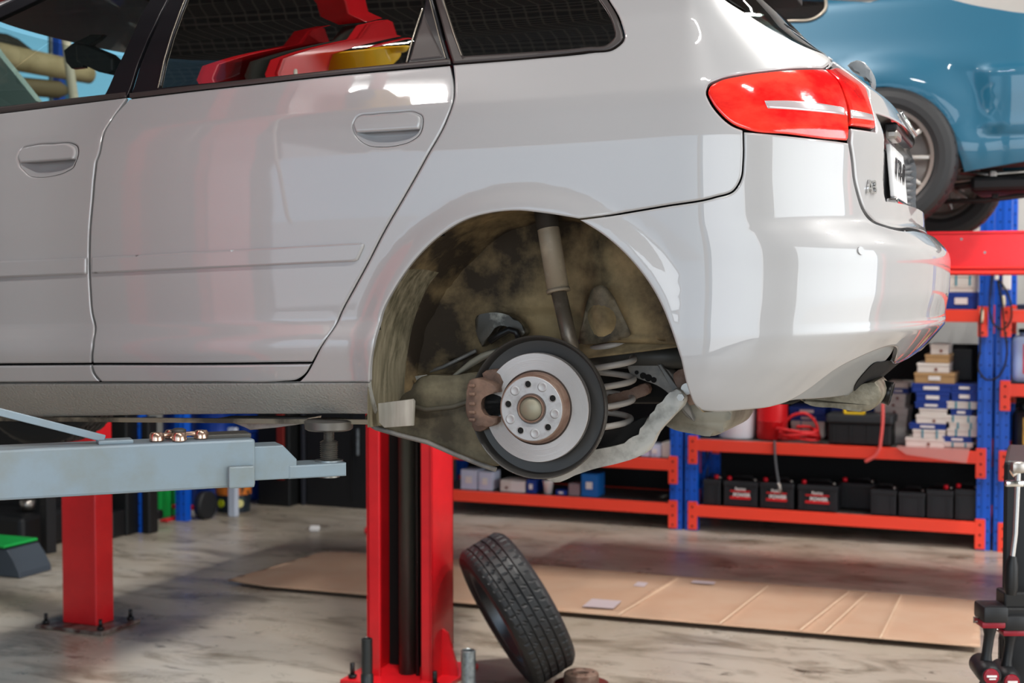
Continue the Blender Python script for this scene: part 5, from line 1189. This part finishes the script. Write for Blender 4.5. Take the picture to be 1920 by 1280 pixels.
b = MB(); b.box((-.02, .0, .09), (w * 1.05, .26, .17), .01); b.build('base', dk, t); b = MB(); b.cyl((.02, -.05, h * .45), (.02, -.05, h * .68), .03, .03, 16); b.build('gas_bottle', steel, t)
# blue rack frame at the left
p = on_floor(257, 998); t = empty('storage_rack', 'single blue rack frame seen below and above the grey arm, left side', 'storage rack', (p.x, p.y, 0), (0, 0, RA))
b = MB(); b.mi = 0; upright(b, 0, 0, 2.3); b.build('upright', [blue_up, dark_void], t, recalc=False); b = MB(); upright(b, 0, .5, 2.3); b.build('upright', [blue_up, dark_void], t, recalc=False)
b = MB(); b.box((0, .25, 1.9), (.04, .5, .05)); b.build('side_brace', blue_up, t)
t, w, h = cub('black_post', 265, 282, 780, 1001, mat('matt_black_post', '111113', .5), 'black square post directly right of the blue rack frame', 'post', .1)
t, w, h = cub('green_cart', 284, 303, 920, 972, green_m, 'small green wheeled tool cart behind the grey arm', 'cart', .3)
b = MB(); b.box((0, .15, h + .03), (w * .9, .28, .05), .01); b.build('top_tray', red, t)
for s_ in (-1, 1): b = MB(); b.cyl((s_ * w * .3 - .02, -.01, .035), (s_ * w * .3 + .02, -.01, .035), .035, .035, 20); b.build('castor', rubber, t)
def drum(x, yt, yb, r, label, m):
    p = on_floor(x, yb); h = (yb - yt) / FPX * p.y; t = empty('oil_drum', label, 'drum', (p.x, p.y + r, 0)); b = MB()
    b.lathe([(0, 0), (r, 0), (r + .008, .01), (r, .02), (r, h * .33), (r + .012, h * .34), (r, h * .35), (r, h * .66), (r + .012, h * .67), (r, h * .68), (r, h - .02), (r + .008, h - .01), (r, h), (r - .02, h - .02), (0, h - .02)], (0, 0, 0), (0, 0, 1), 48); b.build('drum_shell', m, t, auto=40)
    b = MB(); b.cyl((r * .5, -.1, h - .02), (r * .5, -.1, h + .005), .03, .03, 16); b.build('bung_cap', galv, t); return t
bd_ = mat('blue_drum', '093285', .35, .2)
drum(328, 740, 958, .11, 'blue drum nearest to the green cart', bd_); drum(392, 745, 950, .17, 'blue drum between the red trolley and the grease pail', bd_); drum(455, 745, 938, .20, 'blue drum standing behind the grease pail', bd_)
# red trolley
p = on_floor(345, 965); t = empty('drum_trolley', 'red two-wheeled drum trolley in front of the blue drums', 'trolley', (p.x + .01, p.y - .10, 0), (0, 0, RA)); k = p.y / FPX
b = MB(); b.box((0, 0, .14), (.035, .03, .28), .004); b.box((.04, 0, .075), (.24, .03, .03), .004); b.box((0, -.1, .01), (.05, .25, .012)); b.box((0, 0, .45), (.035, .03, .5), .004); b.build('frame', mat('trolley_red', 'd8182c', .4), t)
for x in (-.13, .20):
    b = MB(); b.cyl((x - .03, 0, .10), (x + .03, 0, .10), .10, .10, 32); o = b.build('wheel', rubber, t)
p = on_floor(432, 962); t = empty('grease_pail', 'black pail with orange top and yellow print behind the white leg', 'pail', (p.x, p.y + .12, 0)); k = p.y / FPX; r = 33 * k
b = MB(); b.lathe([(0, 0), (r * .95, 0), (r, .20), (r * 1.02, .20), (r * 1.02, .215), (0, .215)], (0, 0, 0), (0, 0, 1), 40); b.build('pail_body', mat('pail_dark_blue', '18222e', .4, noise_col=('3c4d4a', 20, .5, .7)), t, auto=40)
b = MB(); b.lathe([(r * .98, .13), (r * 1.012, .13), (r * 1.03, .205), (r * .98, .205)], (0, 0, 0), (0, 0, 1), 40); b.build('orange_band', mat('orange_print', 'd9792a', .5, noise_col=('2a2018', 25, .5, .62)), t, auto=40)
for an, cc_ in ((-125, 'c9d81c'), (-58, 'e0d890')):
    v = Vector((math.cos(rad(an)), math.sin(rad(an)), 0)); b = MB(); b.cyl(v * r * .94 + Vector((0, 0, .07)), v * r * 1.0 + Vector((0, 0, .07)), .03, .03, 16); b.build('yellow_print', mat('print_' + cc_, cc_, .5), t)
p = on_floor(438, 968); b = MB(); hh = (968 - 800) / FPX * p.y; b.box((0, 0, hh / 2), (.062, .05, hh), .006); o = b.build('white_leg', mat('white_leg_paint', 'c6cfde', .4)); o.location = (p.x, p.y, 0); o.rotation_euler = (0, 0, RA); tag(o, 'white square stand leg in front of the grease pail', 'stand leg')
# high rack of rolls seen through the front window
def tubew(pts, r, name, m, label, cat, n=16):
    b = MB(); b.tube(pts, r, n); o = b.build(name, m); return tag(o, label, cat)
beige = mat('beige_roll', 'b9a57c', .7, noise_col=('8f7d58', 5, .4, .7))
tubew([at(-90, 82, 8.3), at(20, 108, 8.6), at(120, 128, 8.9), at(168, 141, 9.1), at(176, 143, 9.12)], [.075, .075, .07, .055, .02], 'carpet_roll', beige, 'long beige roll on the high rack, seen through the front window', 'roll')
tubew([at(-90, 150, 8.4), at(110, 168, 8.9), at(122, 170, 8.95)], [.06, .055, .03], 'carpet_roll', mat('brown_roll', '6e5f42', .7), 'darker brown roll lying below the long beige roll', 'roll')
tubew([at(-60, 68, 8.7), at(10, 78, 8.9), at(30, 84, 8.95), at(60, 100, 9.0)], [.05, .05, .04, .02], 'sacking_bundle', mat('dark_sacking', '2c2a22', .8), 'dark bundle lying on top of the beige roll', 'bundle')
pq = at(129, 40, 8.2); tubew([at(120, 42, 8.2), at(128, 110, 8.2), at(139, 186, 8.2), at(139, 186, 8.2) + Vector((.06, 0, -1.0))], .026, 'pole', mat('cream_pole', 'b5ad97', .6), 'cream pole leaning in front of the beige roll', 'pole')
q0_ = at(-120, 176, 8.3); q1_ = at(118, 186, 9.0); b = MB(); dd_ = q1_ - q0_; ya_ = math.atan2(dd_.y, dd_.x); L0 = math.hypot(dd_.x, dd_.y)
t = empty('roll_stand', 'brown timber stand carrying the rolls, seen through the front window', 'stand', (q0_.x, q0_.y, 0), (0, 0, ya_)); wood = mat('brown_timber', '5f5138', .7)
b.box((L0 / 2, 0, q0_.z - .06), (L0, .10, .10), .004); b.build('beam', wood, t)
for s_ in (.1, L0 - .15): b = MB(); b.box((s_, 0, q0_.z / 2 - .055), (.07, .07, q0_.z - .11), .004); b.build('leg', dk, t)
def postw(x, d, w, m, name, label, cat, top=30):
    p = at(x, top, d); b = MB(); b.box((0, 0, p.z / 2), (w, w, p.z), .005); o = b.build(name, m); o.location = (p.x, p.y, 0); o.rotation_euler = (0, 0, RA); return tag(o, label, cat)
postw(108, 10.3, .06, blue_up, 'rack_post', 'tall blue post behind the beige rolls, seen through the front window', 'post', top=-60); postw(94, 10.3, .033, galv, 'rack_post', 'thin grey post beside the tall blue post', 'post', top=-60)
# ------------------------------------------------------------------ tool cart in the right foreground
TD = 4.4
def tp(x, y, d=TD): return at(x, y, d)
kk = TD / FPX
ck = tp(1978, 1075, TD + .0); t = empty('tool_cart', 'black tool cart at the right edge with tools hanging from it', 'tool cart', (ck.x, ck.y, 0), (0, 0, rad(-20.5)))
b = MB(); zt = tp(1900, 868).z; b.box((-.02, .25, zt * .5 + .05), (.27, .5, zt - .1), .012); b.build('cabinet', dk, t); b = MB(); b.box((-.035, .26, tp(0, 1210).z / 2 + .02), (.26, .5, tp(0, 1195).z - .02), .02); b.build('lower_drawer', black_pl, t)
for s_ in (-.12, .10): b = MB(); b.cyl((s_, .05, .03), (s_ + .03, .05, .03), .03, .03, 16); b.build('castor', rubber, t)
def tool(nm, label, cat, parts, x, y, d=TD - .12):
    o_ = tp(x, y, d); t = empty(nm, label, cat, o_); out = []
    for pn, f, m in parts:
        b = MB(); f(b, lambda px_, py_, dd=0: tp(px_, py_, d + dd) - o_); out.append(b.build(pn, m, t, auto=40))
    return t, out
tool('breaker_bar', 'chrome breaker bar with black grip hanging on the tool cart', 'wrench', [
    ('shaft', lambda b, q: (b.tube([q(1909, 885), q(1904, 1000), q(1898, 1048)], [.009, .008, .008], 14), b.box(q(1902, 906), (.055, .02, .020), .005), b.tube([q(1915, 872), q(1904, 884), q(1897, 888)], .012, 10)), chrome),
    ('grip', lambda b, q: b.tube([q(1899, 1042), q(1897, 1060), q(1896, 1100), q(1895, 1114)], [.012, .020, .021, .016], 16), black_pl),
    ('ratchet_head', lambda b, q: b.box(q(1908, 876), (.04, .03, .035), .008), steel)], 1905, 1000)
redp = mat('dark_red_plastic', '8e1226', .4)
def drill(x, y, sc, label, d):
    q0 = lambda b, q: None
    def Q(q, px_, py_): return q(x + (px_ - 1855) * sc, y + (py_ - 1205) * sc)
    tool('cordless_wrench', label, 'power tool', [
        ('battery_pack', lambda b, q: (b.box(Q(q, 1858, 1146), (.075 * sc, .10, .050 * sc), .008),), mat('tool_black', '17181b', .45)),
        ('red_shoe', lambda b, q: (b.box(Q(q, 1855, 1166), (.072 * sc, .085, .020 * sc), .005),), redp),
        ('grip', lambda b, q: b.tube([Q(q, 1856, 1170), Q(q, 1855, 1190), Q(q, 1850, 1225), Q(q, 1848, 1245)], [.024, .016, .015, .02], 18), MATS['tool_black']),
        ('motor_housing', lambda b, q: b.lathe([(.0, -.10), (.025, -.10), (.033, -.08), (.035, .02), (.033, .06), (.026, .07), (0, .07)], Q(q, 1848, 1256), (-.1, -1, 0), 32), MATS['tool_black']),
        ('end_cap', lambda b, q: b.lathe([(0, .069), (.024, .069), (.022, .077), (0, .080)], Q(q, 1848, 1256), (-.1, -1, 0), 28), redp),
        ('cap_print', lambda b, q: (b.box(Q(q, 1848, 1254) + Vector((-.008, -.081, 0)), (.030, .002, .006)), b.box(Q(q, 1848, 1259) + Vector((-.006, -.081, 0)), (.02, .002, .004))), label_w),
        ('power_lead', lambda b, q: b.tube([Q(q, 1846, 1262), Q(q, 1836, 1290), Q(q, 1828, 1340)], .006, 8), black_pl),
        ('belt_hook', lambda b, q: b.tube([Q(q, 1835, 1158), Q(q, 1826, 1156), Q(q, 1826, 1166), Q(q, 1836, 1164)], .003, 6), steel)], x, y, d)
drill(1855, 1205, 1.0, 'red and black cordless wrench hanging head down, left of the pair', TD - .10); drill(1893, 1218, .95, 'red and black cordless wrench partly behind the first, beside the cart', TD - .04)
b = MB(); b.box(tp(1888, 1143, TD - .02), (.12, .10, .035), .006); b.box(tp(1896, 1120, TD - .02), (.07, .08, .05), .006); o = b.build('tool_holder', black_pl); tag(o, 'black holder bracket carrying the two cordless wrenches', 'bracket')
b = MB(); b.tube([tp(1902, 1060), tp(1893, 1092), tp(1878, 1118), tp(1872, 1135)], .007, 8); o = b.build('air_hose', black_pl); tag(o, 'short black hose curving down to the cordless wrenches', 'hose')
# yellow hose reel near the top of the near column
sw_ = CS.px(668, 92); p_, n_, _, _ = CS.PN(*sw_); p_ = MC @ p_; n_ = (MC.to_3x3() @ n_).normalized(); d_ = ray(668, 92).normalized(); r_ = d_ - n_ * (2 * d_.dot(n_)); rp = p_ + r_ * ((3.36 - p_.z) / r_.z); print('reel', rp, 'p', p_)
t = empty('hose_reel', 'yellow hose reel hanging from the red crossbeam, mirrored in the rear side window', 'hose reel', (rp.x, rp.y, 3.36), (0, 0, CAR_YAW))
b = MB(); b.lathe([(0, -.07), (.12, -.07), (.15, -.05), (.155, 0), (.15, .05), (.12, .07), (0, .07)], (0, 0, 0), (0, 1, .5), 40); b.box((.15, .03, 0), (.12, .08, .08), .02); b.build('reel_case', mat('reel_yellow', 'f0c010', .4), t, auto=50)
b = MB(); b.lathe([(0, .071), (.06, .071), (.055, .085), (0, .085)], (0, 0, 0), (0, -1, -.5), 32); b.lathe([(0, .071), (.06, .071), (.055, .085), (0, .085)], (0, 0, 0), (0, 1, .5), 32); b.build('reel_hub', black_pl, t)
b = MB(); b.box((0, 0, .34), (.04, .04, .42), .005); b.build('hanger', red, t)
hs = [Vector((rp.x, rp.y, 3.22)), Vector((rp.x - .1, rp.y + .05, 3.0)), Vector((nx + .34, ny + .1, 2.8)), Vector((nx + .34, ny + .0, 2.4)), Vector((nx + .36, ny - .1, 1.8))]
b = MB(); b.tube([Vector(p) for p in catmull(hs, False, .05)], .006, 8); o = b.build('air_hose', mat('white_hose', 'd8d4c8', .5)); tag(o, 'pale air hose hanging from the yellow reel beside the near column', 'hose')
# ------------------------------------------------------------------ light
def area(name, loc, target, sx, sy, power, col=(1, 1, 1), spread=180):
    l = bpy.data.lights.new(name, 'AREA'); l.shape = 'RECTANGLE'; l.size = sx; l.size_y = sy; l.energy = power; l.color = col; l.spread = rad(spread)
    o = bpy.data.objects.new(name, l); COL.objects.link(o); o.location = loc; d = Vector(target) - Vector(loc); o.rotation_euler = d.to_track_quat('-Z', 'Y').to_euler(); return o
area('daylight_right_door', W(8.8, 3.0, 2.2), W(0, 3.4, 1.4), 11, 4.6, 560, (1.0, .985, .96))
area('daylight_rear_door', W(-3.6, -5.8, 2.2), W(-1.5, 3, 1.5), 5.0, 3.9, 70, (.86, .92, 1.0))
area('daylight_rear_door', W(2.0, -5.8, 2.2), W(0, 3, 1.5), 5.4, 3.9, 230, (.97, .98, 1.0))
tubem = mat('tube_light_white', 'ffffff', .5, emit=14)
for k, (a_, b_) in enumerate(((-3.2, .6), (-.6, .6), (2.0, .6), (-2.2, 4.6), (1.2, 4.6), (3.6, 4.6), (-3.5, 8.0), (.2, 8.0), (3.4, 8.0))):
    t = empty('ceiling_light', 'batten light fixed under the dark ceiling', 'ceiling light', W(a_, b_, 5.12), (0, 0, RA + (0 if k < 3 else rad(90))), 'batten lights on the ceiling')
    b = MB(); b.box((0, 0, .04), (.62, .10, .07), .006); b.build('housing', label_w, t); b = MB(); b.cyl((-.28, 0, -.015), (.28, 0, -.015), .018, .018, 16); b.build('tube', tubem, t)
    l = bpy.data.lights.new('batten_lamp', 'AREA'); l.shape = 'RECTANGLE'; l.size = .6; l.size_y = .06; l.energy = (42, 50, 140, 190, 120, 170, 70, 110, 120)[k]; l.color = (1, .975, .93); lo_ = bpy.data.objects.new('batten_lamp', l); COL.objects.link(lo_); lo_.location = W(a_, b_, 5.07); lo_.rotation_euler = (0, 0, RA + (0 if k < 3 else rad(90)))
w = bpy.data.worlds.new('world'); SC.world = w; w.use_nodes = True; nt = w.node_tree
bg = nt.nodes['Background']; tcw = nt.nodes.new('ShaderNodeTexCoord'); n1 = nt.nodes.new('ShaderNodeTexNoise'); n1.inputs['Scale'].default_value = 3; r1 = nt.nodes.new('ShaderNodeValToRGB')
r1.color_ramp.elements[0].position = .42; r1.color_ramp.elements[0].color = lin('4aa6d8'); r1.color_ramp.elements[1].position = .62; r1.color_ramp.elements[1].color = lin('8fd0ee')
nt.links.new(tcw.outputs['Generated'], n1.inputs[0]); nt.links.new(n1.outputs[0], r1.inputs[0]); nt.links.new(r1.outputs[0], bg.inputs[0]); bg.inputs[1].default_value = 1.0
SC.view_settings.exposure = 0.12
try:
    SC.cycles.use_denoising = True; SC.cycles.max_bounces = 8; SC.cycles.transparent_max_bounces = 12; SC.cycles.sample_clamp_indirect = 6; SC.cycles.caustics_reflective = False; SC.cycles.caustics_refractive = False
except Exception: pass
